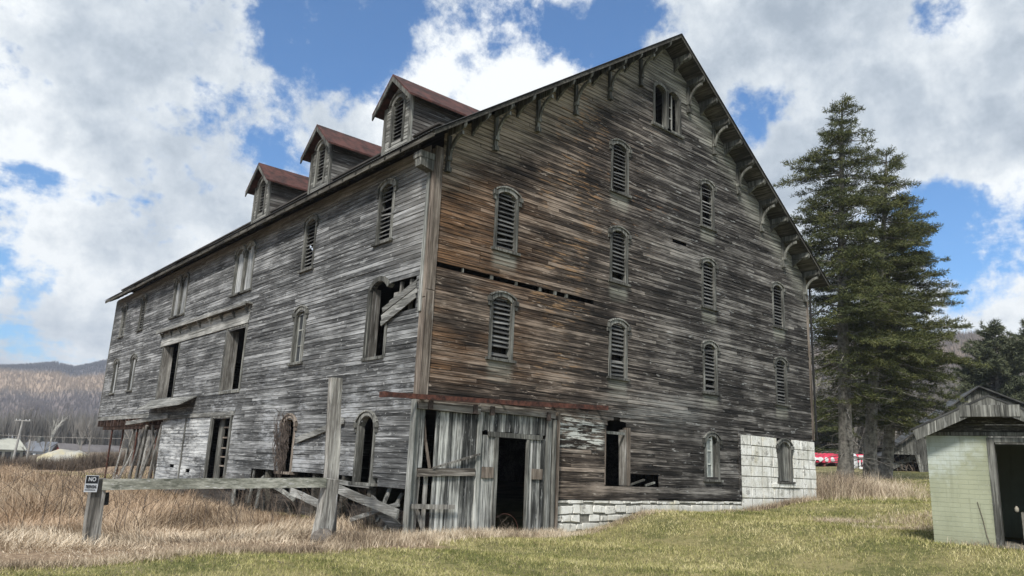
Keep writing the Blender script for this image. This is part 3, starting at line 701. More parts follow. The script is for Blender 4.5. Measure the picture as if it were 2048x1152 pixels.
MB(GT).box((2.22,.085,-.08),(2.335,.12,2.295)).box((3.27,.07,-.1),(3.35,.115,2.295)).build('door_jamb',M['trim'],rdo)
for x in (1.86,3.48): MB(GT).box((x,.09,1.32),(x+.34,.13,1.58)).build('cross_piece',M['trimb'],rdo)
MB(GT).box((3.96,.05,-.1),(4.10,.14,2.86)).build('door_post',M['trimp'],barn)
MB().tube([(4.21,-.11,-.1),(4.21,-.11,2.85)],.068,10).build('round_post',M['trim'],barn)
MB(GT).box((4.30,.03,-.1),(4.38,.16,3.05)).build('door_post',M['trimb'],barn)
# clutter inside doorway: bent wire hoop and twigs
hoop=MB(); hoop.tube([(2.75+.36*math.cos(a),.45,.9+.9*math.sin(a)) for a in np.linspace(1.5,3.3,12)],.008,5); hoop.tube([(2.9+.45*math.cos(a),.2,.05+.42*math.sin(a)) for a in np.linspace(.1,3.0,14)],.01,5)
tag(hoop.build('wire_hoop',M['rust'],None),'bent rusty wire hoops standing inside the dark doorway','wire')
# ------------------------------------------------------------------ side wall details
hood=MB(ST); hood.box((10.5,0.02,6.66),(20.3,.30,6.72)); hood.box((10.5,.27,6.58),(20.3,.31,6.66)); hood.box((10.62,.02,6.12),(20.2,.055,6.60))
hood.box((10.62,.055,6.02),(20.2,.075,6.12))
for y in np.linspace(10.8,20.0,9): hood.prism([(0,0)],0,0) if False else hood.add([(y-.03,.056,6.6),(y-.03,.24,6.6),(y-.03,.056,6.34),(y+.03,.056,6.6),(y+.03,.24,6.6),(y+.03,.056,6.34)],[(0,1,2),(5,4,3),(0,3,4,1),(1,4,5,2),(2,5,3,0)])
hood.build('door_hood',M['beamy'],barn,label='long projecting ledge above the two upper doors')
for k,(a,b,c,d) in enumerate(DOORS):
    f=MB(ST); f.box((a-.12,-.02,c),(a,.05,d+.06)).box((b,-.02,c),(b+.14,.05,d+.06)).box((a,-.02,d-.005),(b,.045,d+.10)).box((a-.1,-.35,c-.10),(b+.1,.06,c-.005))
    dd=f.build('door_frame',M['trim'],barn)
    lf=MB(); n=3
    for i in range(n): lf.beam((.03+.13*i,b-.04,c),(.03+.13*i,b-.05,d-.02),.125,.04,(0,1,0))
    lf.build('door_leaf',M['post'],dd)
canopy=MB(); canopy.add([(-.03,14.8,3.72),(-.60,14.9,3.38),(-.60,20.4,3.30),(-.03,20.4,3.76),(-.03,14.8,3.68),(-.60,14.9,3.33),(-.60,20.4,3.25),(-.03,20.4,3.70)],[(0,1,2,3),(7,6,5,4),(0,4,5,1),(1,5,6,2),(2,6,7,3),(3,7,4,0)])
canopy.build('canopy',M['beamy'],barn,label='small sagging board canopy on the long wall')
MB(ST).box((10.9,.025,2.90),(18.9,.075,3.04)).build('ledger_board',M['beamy'],barn)
MB(ST).beam((17.5,.12,3.0),(22.6,.30,2.78),.12,.16,jit=.015).build('fallen_beam',M['beamy'],barn)
gd=MB(ST); gd.box((11.0-.0,0,.8),(11.13,.07,2.95)).box((12.77,0,.7),(12.95,.07,2.9)).box((11.13,.0,2.84),(12.77,.06,2.90)); gd.build('door_frame',M['trim'],barn)
MB(ST).box((12.3,-.25,.75),(12.76,-.2,2.84)).build('door_leaf',M['trim'],barn)
sh=MB(ST)
for z in (1.2,1.5,1.8,2.15,2.5): sh.box((11.15,-.55,z),(12.3,-.2,z+.05))
sh.build('shelf_rack',M['trimb'],barn)
MB(ST).box((15.55,0.02,.5),(15.68,.05,2.9)).build('batten',M['trim'],barn)
window(ST,2.2,1.10,2.70,.36,.25,'open',lab='open basement window with arched hood near the corner')
window(ST,6.6,1.22,2.72,.34,.2,'open',mat='trimb',lab='basement window overgrown by brown vines')
# inner leaves seen through tall window S7
f=MB(ST); f.box((1.60,-.14,4.17),(1.72,.04,5.15)).box((2.56,-.14,4.17),(2.68,.05,6.0)).box((1.66,-.1,4.09),(2.72,.07,4.165)); arcband(f,2.14,.42,5.92,.22,0,.13,-.1,.06); wf=f.build('window',M['trim'],barn,label='tall open window beside the broken corner')
MB().box((.03,2.50,4.17),(.24,2.54,6.0)).build('reveal_board',M['post'],wf)
hb=MB(ST)
for (p,q,w_) in (((.36,.07,5.50),(1.82,.09,4.98),.14),((.36,.05,5.63),(1.86,.06,5.14),.13),((.38,.07,5.76),(1.80,.08,5.32),.13),((.40,.03,5.86),(1.60,.02,5.50),.09)):
    hb.beam(p,q,.03,w_,jit=.006)
hb.build('hanging_boards',M['beamy'],barn,label='broken boards hanging diagonally at the corner')
MB(ST).box((.75,-.12,5.1),(.86,-.06,6.0)).box((1.2,-.12,5.1),(1.3,-.06,6.0)).box((.4,-.2,5.55),(1.7,-.15,5.8)).build('wall_stud',M['post'],barn)
# lower void: sill, posts, beams
MB(ST).box((.26,-.05,1.02),(1.45,.045,1.22)).build('sill_board',M['side'],barn)
MB(ST).beam((1.75,.03,1.02),(3.9,.03,1.05),.12,.10,jit=.01).build('sill_board',M['beamy'],barn)
for y,l in ((1.9,.02),(3.3,-.1),(4.8,.1),(6.2,0),(7.9,.1),(9.2,0)):
    MB().beam((.1,y,-.1),(.1+l*.3,y+l,1.2),.16,.14,(0,1,0),jit=.01).build('foundation_post',M['soffit'],barn)
MB().box((.35,.3,-.3),(.8,10.5,.5)).build('rubble_wall',M['inner'],barn)
MB().box((.06,10.5,-.3),(.4,18.4,.56)).build('rubble_wall',M['inner'],barn)
for (p_,q_,w_) in (((-.25,1.0,.25),(.2,1.2,1.15),.12),((-.4,3.6,.1),(.1,4.3,1.1),.14),((-.3,5.2,.5),(-.1,6.9,.75),.12),((-.5,7.2,.1),(.05,8.2,1.0),.13),((-.1,8.7,.2),(.05,8.9,1.2),.10),((-.35,9.3,.1),(.05,10.3,.9),.15),((-.3,.6,.1),(.3,.9,.9),.10)):
    MB().beam(p_,q_,.04,w_,(0,1,0),jit=.012).build('broken_board',M['trim'],barn)
for (p_,q_,w_) in (((-.5,18.9,.1),(-.1,19.8,2.2),.18),((-.9,20.6,.1),(-.2,21.4,1.6),.15),((-.6,22.4,.1),(.1,24.2,2.3),.13),((-.8,19.4,.15),(-.5,22.3,.5),.16)):
    MB().beam(p_,q_,.04,w_,(0,1,0),jit=.015).build('fallen_board',M['post'],barn)
# overhanging end: joists, sill, poles
MB().box((-.01,18.8,3.02),(.22,L,3.19)).build('sill_beam',M['beamy'],barn)
for i,y in enumerate(np.arange(19.1,L,.62)):
    MB().box((-.06 if i%2 else -.02,y-.08,2.72),(17.8,y+.08,3.015)).build('floor_joist',M['joist'],barn)
MB().box((.25,19,2.58),(.45,L-.1,2.715)).build('rim_beam',M['joist'],barn)
for (x,y,l) in ((.35,27.6,0),(.5,26.2,.0),(.4,23.4,.05),(.35,20.2,.1),(6,28,0),(6,23,0),(12,28,0),(12,23,0)):
    MB().tube([(x,y+l,-.2),(x,y,2.6)],.045,8).build('steel_pole',M['rust'],barn)
for (a,b,w_) in (((.1,22.8,-.1),(.3,22.0,2.7),.22),((.3,22.3,-.1),(.2,21.3,2.7),.26),((.0,21.0,-.1),(.4,20.2,2.7),.30),((.5,19.8,-.1),(.2,20.6,2.8),.16),((.2,24.6,-.1),(.4,23.9,2.6),.12),((-.1,19.2,0),(.1,18.9,2.8),.14)):
    MB().beam(a,b,.08,w_,(0,1,0),jit=.012).build('wooden_prop',M['post'],barn)
# ------------------------------------------------------------------ dormers
def dormer(yc,lab):
    xf=0.0; zap=11.80; hwid=.68; zw=roofz(xf); 
    ez=zap-.92*.86-.03
    tt=lambda a,d,z:(xf-d,a,z)
    op=[Opening(yc,.25,9.98,11.26,.17)]
    def rng(z):
        h=min(hwid,(zap-.10-z)/.92); return (yc-h,yc+h)
    d=boards(tt,9.70,11.66,.105,rng,op,1.0,2.0,.6).build('dormer',M['side'],barn,label=lab)
    d.data.materials[0]=M['trimd']
    xe=(zap-9.68)/.70
    for s in (-1,1):
        sd=MB()
        # side cheek as boards clipped by main roof
        T2=lambda a,dd,z,s=s:(a,yc+s*(hwid+dd),z)
        zz=9.72
        while zz<11.10:
            zt=min(zz+.105,11.12); x1=(zz-roofz(0))/SL+.15
            k=MB(T2); e=.024
            if x1>.1:
                k.add([(xf,0,zz),(xf,e,zz),(xf,e*.6,zt-.012),(xf,0,zt),(x1,0,zz),(x1,e,zz),(x1,e*.6,zt-.012),(x1,0,zt)],[(0,1,2,3),(7,6,5,4),(0,4,5,1),(1,5,6,2),(2,6,7,3),(3,7,4,0)])
                kk=len(sd.v); sd.v+=k.v; sd.f+=[tuple(i+kk for i in f) for f in k.f]
            zz=zt
        sd.build('cheek_wall',M['gable2'],d)
    for s in (-1,1):
        a,b=sorted((yc+s*(hwid-.10),yc+s*(hwid+.03))); MB(tt).box((a,.0,9.5),(b,.05,11.12)).build('corner_board',M['trim'],d)
    rf=MB()
    ov=.30; hr=hwid+.26
    for s in (-1,1):
        xr=(zap-RZ+SL*RX)/SL+.4
        p=[(yc,zap),(yc+s*hr,zap-.92*hr),(yc+s*hr,zap-.92*hr+.06),(yc,zap+.06)]
        rf.add([(xf-ov,y_,z_) for y_,z_ in p]+[(xr,y_,z_) for y_,z_ in p],[(0,1,2,3),(7,6,5,4)]+[(i,4+i,4+(i+1)%4,(i+1)%4) for i in range(4)])
    ro=rf.build('dormer_roof',M['rustroof'],d)
    fa=MB()
    for s in (-1,1):
        p=[(yc,zap-.15),(yc+s*hr,zap-.92*hr-.14),(yc+s*hr,zap-.92*hr-.004),(yc,zap-.004)]
        fa.add([(xf-ov,y_,z_) for y_,z_ in p]+[(xf-ov+.04,y_,z_) for y_,z_ in p],[(0,1,2,3),(7,6,5,4)]+[(i,4+i,4+(i+1)%4,(i+1)%4) for i in range(4)])
        q=[(yc,zap-.03),(yc+s*hr,zap-.92*hr-.03),(yc+s*hr,zap-.92*hr-.004),(yc,zap-.004)]
    fa.build('rake_board',M['trim'],d)
    f=MB(tt); zs=11.09
    for s in (-1,1):
        a,b=sorted((yc+s*.25,yc+s*.35)); f.box((a,-.1,9.9),(b,.045,zs))
    arcband(f,yc,.25,zs,.17,0,.11,-.1,.05); arcband(f,yc,.31,zs+.02,.19,.08,.13,0,.09)
    f.build('window_frame',M['trim'],d)
    lv=MB(tt); z=9.93
    while z<11.2:
        h=arch_hw(.25,zs,.17,z+.05)
        if h>.06:
            p=[(.0,z),(.0,z+.018),(-.08,z+.085),(-.08,z+.067)]
            lv.add([(yc-h,dd-.01,q) for dd,q in p]+[(yc+h,dd-.01,q) for dd,q in p],[(0,1,2,3),(7,6,5,4)]+[(i,4+i,4+(i+1)%4,(i+1)%4) for i in range(4)])
        z+=.112
    lv.build('louver',M['slat'],d)
M['trimd']=wood('dormer_front_boards',1,(.05,.05,.046),(.14,.14,.128),(.28,.28,.26),.2)
M['gable2']=wood('dormer_cheek_boards',0,(.03,.026,.024),(.085,.078,.072),(.21,.205,.195),.25)
for yc,lab in ((1.92,'dormer nearest the gable with rusty red roof'),(6.36,'middle dormer with rusty red roof'),(10.85,'farthest dormer with rusty red roof')): dormer(yc,lab)
# ------------------------------------------------------------------ fence, sign, loose planks
fence=empty('wooden_fence',(-4.3,0,0),'broken grey wooden fence with one long rail and a very tall post','fence')
a=Z(183,1090,0.0); b=G(197,957,a.y)
MB().beam((a.x,a.y,-.2),(b.x-.0,b.y,b.z),.25,.22,(0,1,0),jit=.014,w2=.22).build('post',M['post'],fence,label='short leaning post carrying the sign')
a2=Z(640,1085,0.0); t1=G(662,958,a2.y-.1)
MB().beam((a2.x-.03,a2.y,-.2),(t1.x,t1.y,t1.z),.32,.24,(0,1,0),jit=.014,w2=.26).build('post',M['post'],fence)
c0=G(664,1040,a2.y+.2); c1=G(672,756,a2.y+.2)
MB().beam((c0.x-.05,c0.y,-.2),(c1.x,c1.y,c1.z),.29,.14,(0,1,0),jit=.012,w2=.25).build('post',M['post'],fence,label='tall leaning post rising up the barn wall')
r1=G(205,969,a.y-.12); r2=G(652,966,a2.y-.18)
MB().beam(r1,r2,.07,.185,jit=.008).build('rail',M['rail'],fence)
MB().beam(G(212,985,a.y+.1),G(210,1010,a.y+.1),.10,.06,(0,1,0)).build('bracket',M['darkmetal'],fence)
rk=MB(); 
import itertools
def blob(c,r,seed,n=8):
    rr=random.Random(seed); vs=[];fs=[]
    for i in range(n+1):
        th=math.pi*i/n
        for j in range(n*2):
            ph=math.pi*j/n; k=1+.16*math.sin(3*ph+seed)*math.sin(2*th)+rr.uniform(-.07,.07)
            vs.append((c[0]+r[0]*k*math.sin(th)*math.cos(ph),c[1]+r[1]*k*math.sin(th)*math.sin(ph),c[2]+r[2]*k*math.cos(th)))
    m_=n*2
    for i in range(n):
        for j in range(m_): fs.append((i*m_+j,(i+1)*m_+j,(i+1)*m_+(j+1)%m_,i*m_+(j+1)%m_))
    return vs,fs
rk.add(*blob((a2.x-.12,a2.y-.25,.10),(.22,.17,.18),3)); M['rock']=simple('grey_fieldstone',(.14,.125,.11),.95,0,.4,7)
tag(rk.build('stone',M['rock'],None),'rough grey stone at the foot of the tall post','stone')
# sign
sg=empty('notice_sign',(a.x,a.y-.2,1.1),'small black and white warning notice nailed on the short fence post','sign')
q0=G(167,984,a.y-.16); q1=G(196,951,a.y-.16)
sx0,sx1,sz0,sz1=q0.x,q1.x+.02,q0.z,q1.z; zm=sz0+(sz1-sz0)*.52; ys=a.y-.17
sgr=MB(); sgr.box((sx0,ys,sz0),(sx1,ys+.012,sz1)); M['swhite']=simple('sign_white',(.5,.52,.55),.5,0,.12,8); M['sblack']=simple('sign_black',(.015,.016,.02),.4,0,.3,8)
sgr.build('plate',M['swhite'],sg)
MB().box((sx0+.008,ys-.004,zm),(sx1-.008,ys+.0,sz1-.008)).box((sx0+.008,ys-.004,sz0+.03),(sx1-.03,ys,sz0+.042)).build('black_field',M['sblack'],sg)
def text(s,x,y,z,size,mat,parent,name,sx=1.0):
    cu=bpy.data.curves.new('lettering','FONT'); cu.body=s; cu.size=size; cu.align_x='CENTER'; cu.align_y='CENTER'; cu.offset=.002; cu.extrude=.001
    to=bpy.data.objects.new('tmp',cu); col0.objects.link(to); bpy.context.view_layer.update()
    me=bpy.data.meshes.new_from_object(to.evaluated_get(bpy.context.evaluated_depsgraph_get())); bpy.data.objects.remove(to)
    for v in me.vertices: c=v.co.copy(); v.co=Vector((x+c.x*sx,y-c.z,z+c.y))
    me.materials.clear(); me.materials.append(mat); o=bpy.data.objects.new(name,me); col0.objects.link(o); o.parent=parent; o.matrix_parent_inverse=Matrix.Translation(parent.location).inverted()
    return o
sw=sx1-sx0; sh_=sz1-sz0; mx=(sx0+sx1)/2
text('NO',mx,ys-.007,(zm+sz1)/2,sh_*.34,M['swhite'],sg,'lettering',.8)
text('TRESPASSING',mx-.0,ys-.003,sz0+sh_*.31,sh_*.27,M['sblack'],sg,'lettering',.92*sw/(sh_*.27*6.6))
# loose planks
def plank(p,q,w_,h,lab,mat='post'):
    p=Vector(p);q=Vector(q)
    return tag(MB().beam(p,q,h,w_,(0,0,1),jit=.01).build('plank',M[mat],None),lab,'plank',None)
plank(S(593,881,-.08),S(687,842,-.08),.16,.05,'short plank slanting up against the wall behind the tall post','beamy')
plank(S(660,972,-.5),S(796,1028,-.5),.20,.05,'long fallen plank right of the tall post under the open basement window','beamy')
plank(S(582,982,-.7),S(645,1012,-.7),.18,.05,'fallen plank in the weeds left of the tall post','beamy')
plank(S(700,1040,-.3),S(797,1008,-.3),.10,.05,'thin broken plank leaning into the dark opening at the barn corner','beamy')
plank(S(742,1000,-.2),S(800,1062,-.2),.26,.05,'wide grey plank lying in the dark opening at the barn corner','beamy')
# ------------------------------------------------------------------ green block shed
ang=math.radians(-12); e1=Vector((-math.sin(ang),-math.cos(ang),0)); e2=Vector((math.cos(ang),-math.sin(ang),0)); O=Vector((6.85,-8.26,.0))
nrm=e2
def SH(u,v,d=0):
    p=hit(u,v,O-e2*d,nrm)-O; return p.dot(e1),p.z
shT=lambda a,d,z:(O+e1*a-e2*d+Vector((0,0,z)))
shed=empty('block_shed',(O.x,O.y,.5),'pale green painted block shed with a dark open doorway and grey gable roof','shed')
zt=SH(1857,871)[1]; dl,_=SH(1985,1000); print('shed top',zt,'door left',dl,'ridge',SH(1975,789,.45),'tip',SH(1820,858,.45),'bottom',SH(1868,1082),SH(2010,1095))
rsx,rsz=SH(1975,789,.45); tx,tz=SH(1820,858,.45)
sl=(rsz-tz)/(rsx-tx)
WD=2*rsx; DR=(dl+.02,dl+.10+1.0)
zb0=.2
sms=[MB(shT),MB(shT)]; ch=.09; z=zb0; i=0
mm=MB(shT); mm.box((.01,-.20,zb0),(DR[0],-.003,zt)); mm.box((DR[1],-.2,zb0),(WD,-.003,zt)); mm.build('wall_core',M['joint'],shed)
while z<zt-.01:
    zz=min(z+ch,zt); x=-.17 if i%2 else 0.0
    while x<WD:
        a_,b_=max(0,x)+.0015,min(WD,x+.34)-.0015
        for sm,(lo,hi) in zip(sms,((0,DR[0]),(DR[1],WD))):
            aa,bb=max(a_,lo),min(b_,hi)
            if bb-aa>.02:
                r=.002; d=.002
                sm.add([(aa,-.003,z+.002),(bb,-.003,z+.002),(bb,-.003,zz-.002),(aa,-.003,zz-.002),(aa+r,d,z+.002+r),(bb-r,d,z+.002+r),(bb-r,d,zz-.002-r),(aa+r,d,zz-.002-r)],[(0,1,5,4),(1,2,6,5),(2,3,7,6),(3,0,4,7),(4,5,6,7)])
        x+=.34
    z=zz;i+=1
[sm.build('block_wall',M['shed'],shed) for sm in sms]
ot=MB(shT); ot.box((0,-3.5,zb0),(.2,-.2,zt)).box((WD-.2,-3.5,zb0),(WD,-.2,zt)).box((.2,-3.5,zb0),(WD-.2,-3.3,zt)); ot.build('side_wall',M['shed'],shed)
MB(shT).box((.2,-3.3,zb0+.1),(WD-.2,-.2,zb0+.32)).build('floor',M['mortar'],shed)
fr=MB(shT); fr.box((DR[0]-.02,-.2,zb0),(DR[0]+.10,.03,zt-.03)).box((DR[1]-.10,-.2,zb0),(DR[1]+.02,.03,zt-.03)).box((DR[0]+.10,-.2,zt-.12),(DR[1]-.10,.025,zt-.03)); fr.build('door_frame',M['trim'],shed)
MB(shT).box((-.02,-.1,zt+.003),(WD+.02,.035,zt+.07)).build('plate_board',M['trim'],shed)
gb=MB(shT); 
z=zt+.07
while z<rsz-.25:
    z2=z+.15; h0=(rsz-.10-z)/sl; h1=(rsz-.10-z2)/sl
    h0=min(h0,rsx+.0);h1=min(max(h1,.02),rsx)
    if h0<.05: break
    gb.add([(rsx-h0,-.02,z),(rsx+h0,-.02,z),(rsx+h1,-.02,z2-.008),(rsx-h1,-.02,z2-.008),(rsx-h0,.012,z),(rsx+h0,.012,z),(rsx+h1,.004,z2-.008),(rsx-h1,.004,z2-.008)],[(3,2,1,0),(4,5,6,7),(0,1,5,4),(1,2,6,5),(2,3,7,6),(3,0,4,7)])
    z=z2
gb.build('gable_boards',M['shgable'] if 'shgable' in M else M['soffit'],shed)
ro=MB(shT); hw_=rsx-tx
for s in (-1,1):
    p=[(rsx,rsz),(rsx+s*hw_,rsz-sl*hw_),(rsx+s*hw_,rsz-sl*hw_-.04),(rsx,rsz-.04)]
    ro.add([(x,.45,z) for x,z in p]+[(x,-3.9,z) for x,z in p],[(0,1,2,3),(7,6,5,4)]+[(i,4+i,4+(i+1)%4,(i+1)%4) for i in range(4)])
sr=ro.build('roof',M['metalroof'],shed)
fa=MB(shT)
for s in (-1,1):
    p=[(rsx,rsz-.045),(rsx+s*(hw_-.04),rsz-sl*(hw_-.04)-.045),(rsx+s*(hw_-.10),rsz-sl*(hw_-.04)-.24),(rsx,rsz-.26)]
    fa.add([(x,.44,z) for x,z in p]+[(x,.40,z) for x,z in p],[(0,1,2,3),(7,6,5,4)]+[(i,4+i,4+(i+1)%4,(i+1)%4) for i in range(4)])
fa.build('rake_board',M['trim'],shed)
MB(shT).box((rsx-.5,.445,rsz-.42),(rsx+.5,.46,rsz-.20)).build('collar_board',M['trim'],shed)
# pale object inside
tag(MB(shT).box((DR[0]+.35,-1.6,.5),(DR[0]+1.2,-1.0,1.15)).build('trough',M['mortar'],None),'grey concrete trough in the dark inside of the green shed','trough')
jug=MB(); c=shT(DR[0]+.30,-.75,1.18); c=Vector(c)
def lathe(mb,c,prof,n=14):
    vs=[];fs=[]
    for r,z in prof:
        for k in range(n): vs.append((c[0]+r*math.cos(2*math.pi*k/n),c[1]+r*math.sin(2*math.pi*k/n),c[2]+z))
    for i in range(len(prof)-1):
        for k in range(n): fs.append((i*n+k,i*n+(k+1)%n,(i+1)*n+(k+1)%n,(i+1)*n+k))
    fs.append(tuple(range(n-1,-1,-1)));fs.append(tuple((len(prof)-1)*n+k for k in range(n))); mb.add(vs,fs)
lathe(jug,c,[(.03,-.03),(.038,.0),(.038,.05),(.018,.07),(.018,.085)]); M['cream']=simple('cream_plastic',(.32,.30,.25),.5,0,.1)
tag(jug.build('bottle',M['cream'],None,smooth=True),'small cream bottle standing on the trough in the green shed','bottle')
# vine twig on shed wall
vt=MB(); vt.tube([shT(dl-.05-.02*k,.02,.45+.13*k) for k in range(0,1)]+[shT(dl*.93,.02,.42),shT(dl*.86,.03,.7),shT(dl*.82,.02,1.0),shT(dl*.76,.02,1.32)],.006,5)
tag(vt.build('vine',M['brush'],None),'thin bare vine climbing the green shed wall','vine')
# ------------------------------------------------------------------ second barn behind the shed
bo=hit(1955,775,CAM+fw*56,fw)     # apex
d1=Vector((rt.x,rt.y,0)).normalized(); d1=(d1*math.cos(.35)+Vector((fw.x,fw.y,0)).normalized()*-math.sin(.35)).normalized()
d2_=Vector((-d1.y,d1.x,0)); 
if d2_.dot(fw)<0: d2_=-d2_
B2=Vector((bo.x,bo.y,0)); b2n=d2_
def BH(u,v,d=0):
    p=hit(u,v,B2-d2_*d,b2n)-B2; return p.dot(d1),p.z
bT=lambda a,d,z:(B2+d1*a-d2_*d+Vector((0,0,z)))
lx,lz=BH(1775,905); ax_,az_=BH(1955,775); cx0,cz0=BH(1777,908); cx1,cz1=BH(1845,908); gz=H(B2.x,B2.y)
barn2=empty('old_barn',(B2.x,B2.y,gz),'old grey plank barn with a dark open bay behind the green shed','barn')
f=MB(bT); x=lx; slp=(az_-lz)/(0-lx)
while x<7:
    w_=random.uniform(.16,.26); xa,xb=x,min(x+w_,7)
    zt_=lambda q: az_+slp*q-.1 if q<0 else az_-.45*q-.1
    zlow=cz0 if xb<cx1+.05 else gz-.3
    if zt_(xa)>zlow+.05: f.add([(xa+.008,0,zlow),(xb-.008,0,zlow),(xb-.008,0,max(zlow,zt_(xb))),(xa+.008,0,max(zlow,zt_(xa))),(xa+.008,.03,zlow),(xb-.008,.03,zlow),(xb-.008,.03,max(zlow,zt_(xb))),(xa+.008,.03,max(zlow,zt_(xa)))],[(3,2,1,0),(4,5,6,7),(0,1,5,4),(1,2,6,5),(2,3,7,6),(3,0,4,7)])
    x+=w_
f.build('front_boards',M['trim'],barn2)
f=MB(bT); 
for (xa,za,xb,zb) in ((lx-.5,lz-.5*slp+.02,0,az_),(0,az_,7.3,az_-.45*7.3)):
    f.add([(xa,.5,za),(xb,.5,zb),(xb,.5,zb+.10),(xa,.5,za+.10),(xa,-12,za),(xb,-12,zb),(xb,-12,zb+.1),(xa,-12,za+.1)],[(0,1,2,3),(7,6,5,4),(0,4,5,1),(1,5,6,2),(2,6,7,3),(3,7,4,0)])
f.build('roof',M['metalroof'],barn2)
f=MB(bT); f.box((lx,-11,gz-.3),(7,-10.9,lz+1)).box((7,-11,gz-.3),(7.1,0,az_-3.3)).box((lx-.1,-11,gz-.3),(lx,-3,lz)).box((lx+.0,-10.9,lz+.6),(7,-.5,lz+.7)); f.build('rear_walls',M['inner'],barn2)
MB(bT).beam((cx1-.1,.05,gz-.2),(cx1-.35,.05,cz0),.3,.08,(0,1,0)).build('bay_post',M['trim'],barn2)
MB(bT).box((lx+.05,-.1,gz-.3),(lx+.25,.1,cz0)).build('bay_post',M['trim'],barn2)
lad=empty('conveyor_ladder',bT(lx+.6,-.8,gz),'pale slatted elevator leaning in the dark bay of the old barn','conveyor')
p=Vector(bT(lx+.1,-.8,gz+.1)); q=Vector(bT(lx+2.3,-.8,cz0+.1)); mb=MB()
for o in (-.16,.16): mb.beam(p+Vector((0,0,o)),q+Vector((0,0,o)),.04,.04)
mb.build('side_rail',M['trim'],lad); mb=MB()
for i in range(22): c=p.lerp(q,(i+.5)/22); mb.beam(c-Vector((0,0,.2)),c+Vector((0,0,.2)),.05,.05,(0,1,0))
mb.build('rung',M['trimp'],lad)
sc=MB()
for i in range(16):
    a_=random.uniform(cx0+.6,cx1-.2); sc.beam(bT(a_,-1+random.uniform(-.5,.5),gz),bT(a_+random.uniform(-.6,.6),-1,gz+random.uniform(.5,1.3)),.05,.05)
tag(sc.build('scrap_heap',M['brush'],None,kind='stuff'),'heap of brown poles and scrap in the dark bay','scrap heap')
# ------------------------------------------------------------------ red building far right
def placed(u,v,dist): 
    d=azel(u,v); k=dist/math.hypot(d.x,d.y); return CAM+d*k
ra=Vector((rt.x,rt.y,0)).normalized(); fa_=Vector((fw.x,fw.y,0)).normalized()
M['redroof']=simple('bright_red_roof',(.50,.035,.075),.6,0,.25,1.5); M['redwall']=simple('dark_red_wall',(.16,.03,.03),.8,0,.3,2); M['white']=simple('white_paint',(.62,.64,.66),.6,0,.12,2)
def far_frame(u,v,dist):
    c=placed(u,v,dist); g=H(c.x,c.y); d=(Vector((c.x-CAM.x,c.y-CAM.y,0))).normalized(); s=Vector((d.y,-d.x,0))
    return (lambda a,dd,z:(Vector((c.x,c.y,0))+s*a-d*dd+Vector((0,0,z)))),c,g
def redstand(u,v,wid,dist,lab,h,marks=False):
    T,c,g=far_frame(u,v,dist); o=empty('red_stand',(c.x,c.y,g),lab,'stand'); zt_=c.z; k=wid*dist/1516/2
    r=MB(T); r.add([(-k,.6,zt_-h),(k,.6,zt_-h),(k*.8,-.6,zt_),(-k*.8,-.6,zt_),(-k,-1.8,zt_-h),(k,-1.8,zt_-h)],[(0,1,2,3),(3,2,5,4),(0,3,4),(1,5,2),(0,4,5,1)]); r.build('roof',M['redroof'],o)
    MB(T).box((-k*.8,-1.7,g-.3),(k*.8,-1.6,zt_-h)).build('wall',M['redwall'],o)
    for a_ in (-k*.9,-k*.25,k*.4,k*.9): MB(T).box((a_-.09,.3,g-.3),(a_+.09,.45,zt_-h)).build('post',M['redwall'],o)
    MB(T).box((-k*.9,.3,g+.55),(-k*.3,.6,g+.75)).build('counter',M['white'],o)
    if marks:
        b=MB(T)
        for i in range(4): b.add(*[(lambda v,f:(v,f))(*blob((-k*.75+i*.5,.66,zt_-h*.70),(.17,.05,.20),i+2,5))][0])
        b.build('rooftop_mark',M['white'],o)
    return o
redstand(1658,906,66,75,'dark red stand with pink red roof seen beside the block wall',.85,True)
redstand(1716,908,34,78,'small stand with bright pink red roof between the first two trunks',.75)
redstand(1757,911,36,80,'sliver of a red roofed stand between the second and third trunk',.6)
T,c,g=far_frame(1705,930,72); o=empty('white_tank',(c.x,c.y,g),'white upright tank with a pipe standing between the trunks','tank')
tb=MB(); lathe(tb,(c.x,c.y,g-.2),[(.42,0),(.45,.1),(.45,1.15),(.3,1.4),(.1,1.5)]); tb.build('body',M['white'],o,smooth=True); MB(T).box((-.35,-.1,g+1.2),(-.2,.1,g+2.0)).build('pipe',M['white'],o)
T,c,g=far_frame(1720,938,70); tag(MB(T).box((-.05,-.1,g),(.65,.1,g+.15)).box((-.05,-.1,g+.95),(.65,.1,g+1.1)).box((-.05,-.05,g+.15),(.1,.05,g+.95)).box((.5,-.05,g+.15),(.65,.05,g+.95)).box((.22,-.05,g+.15),(.36,.05,g+.95)).build('white_rack',M['white'],None),'white slatted rack under the pink red roof','rack')
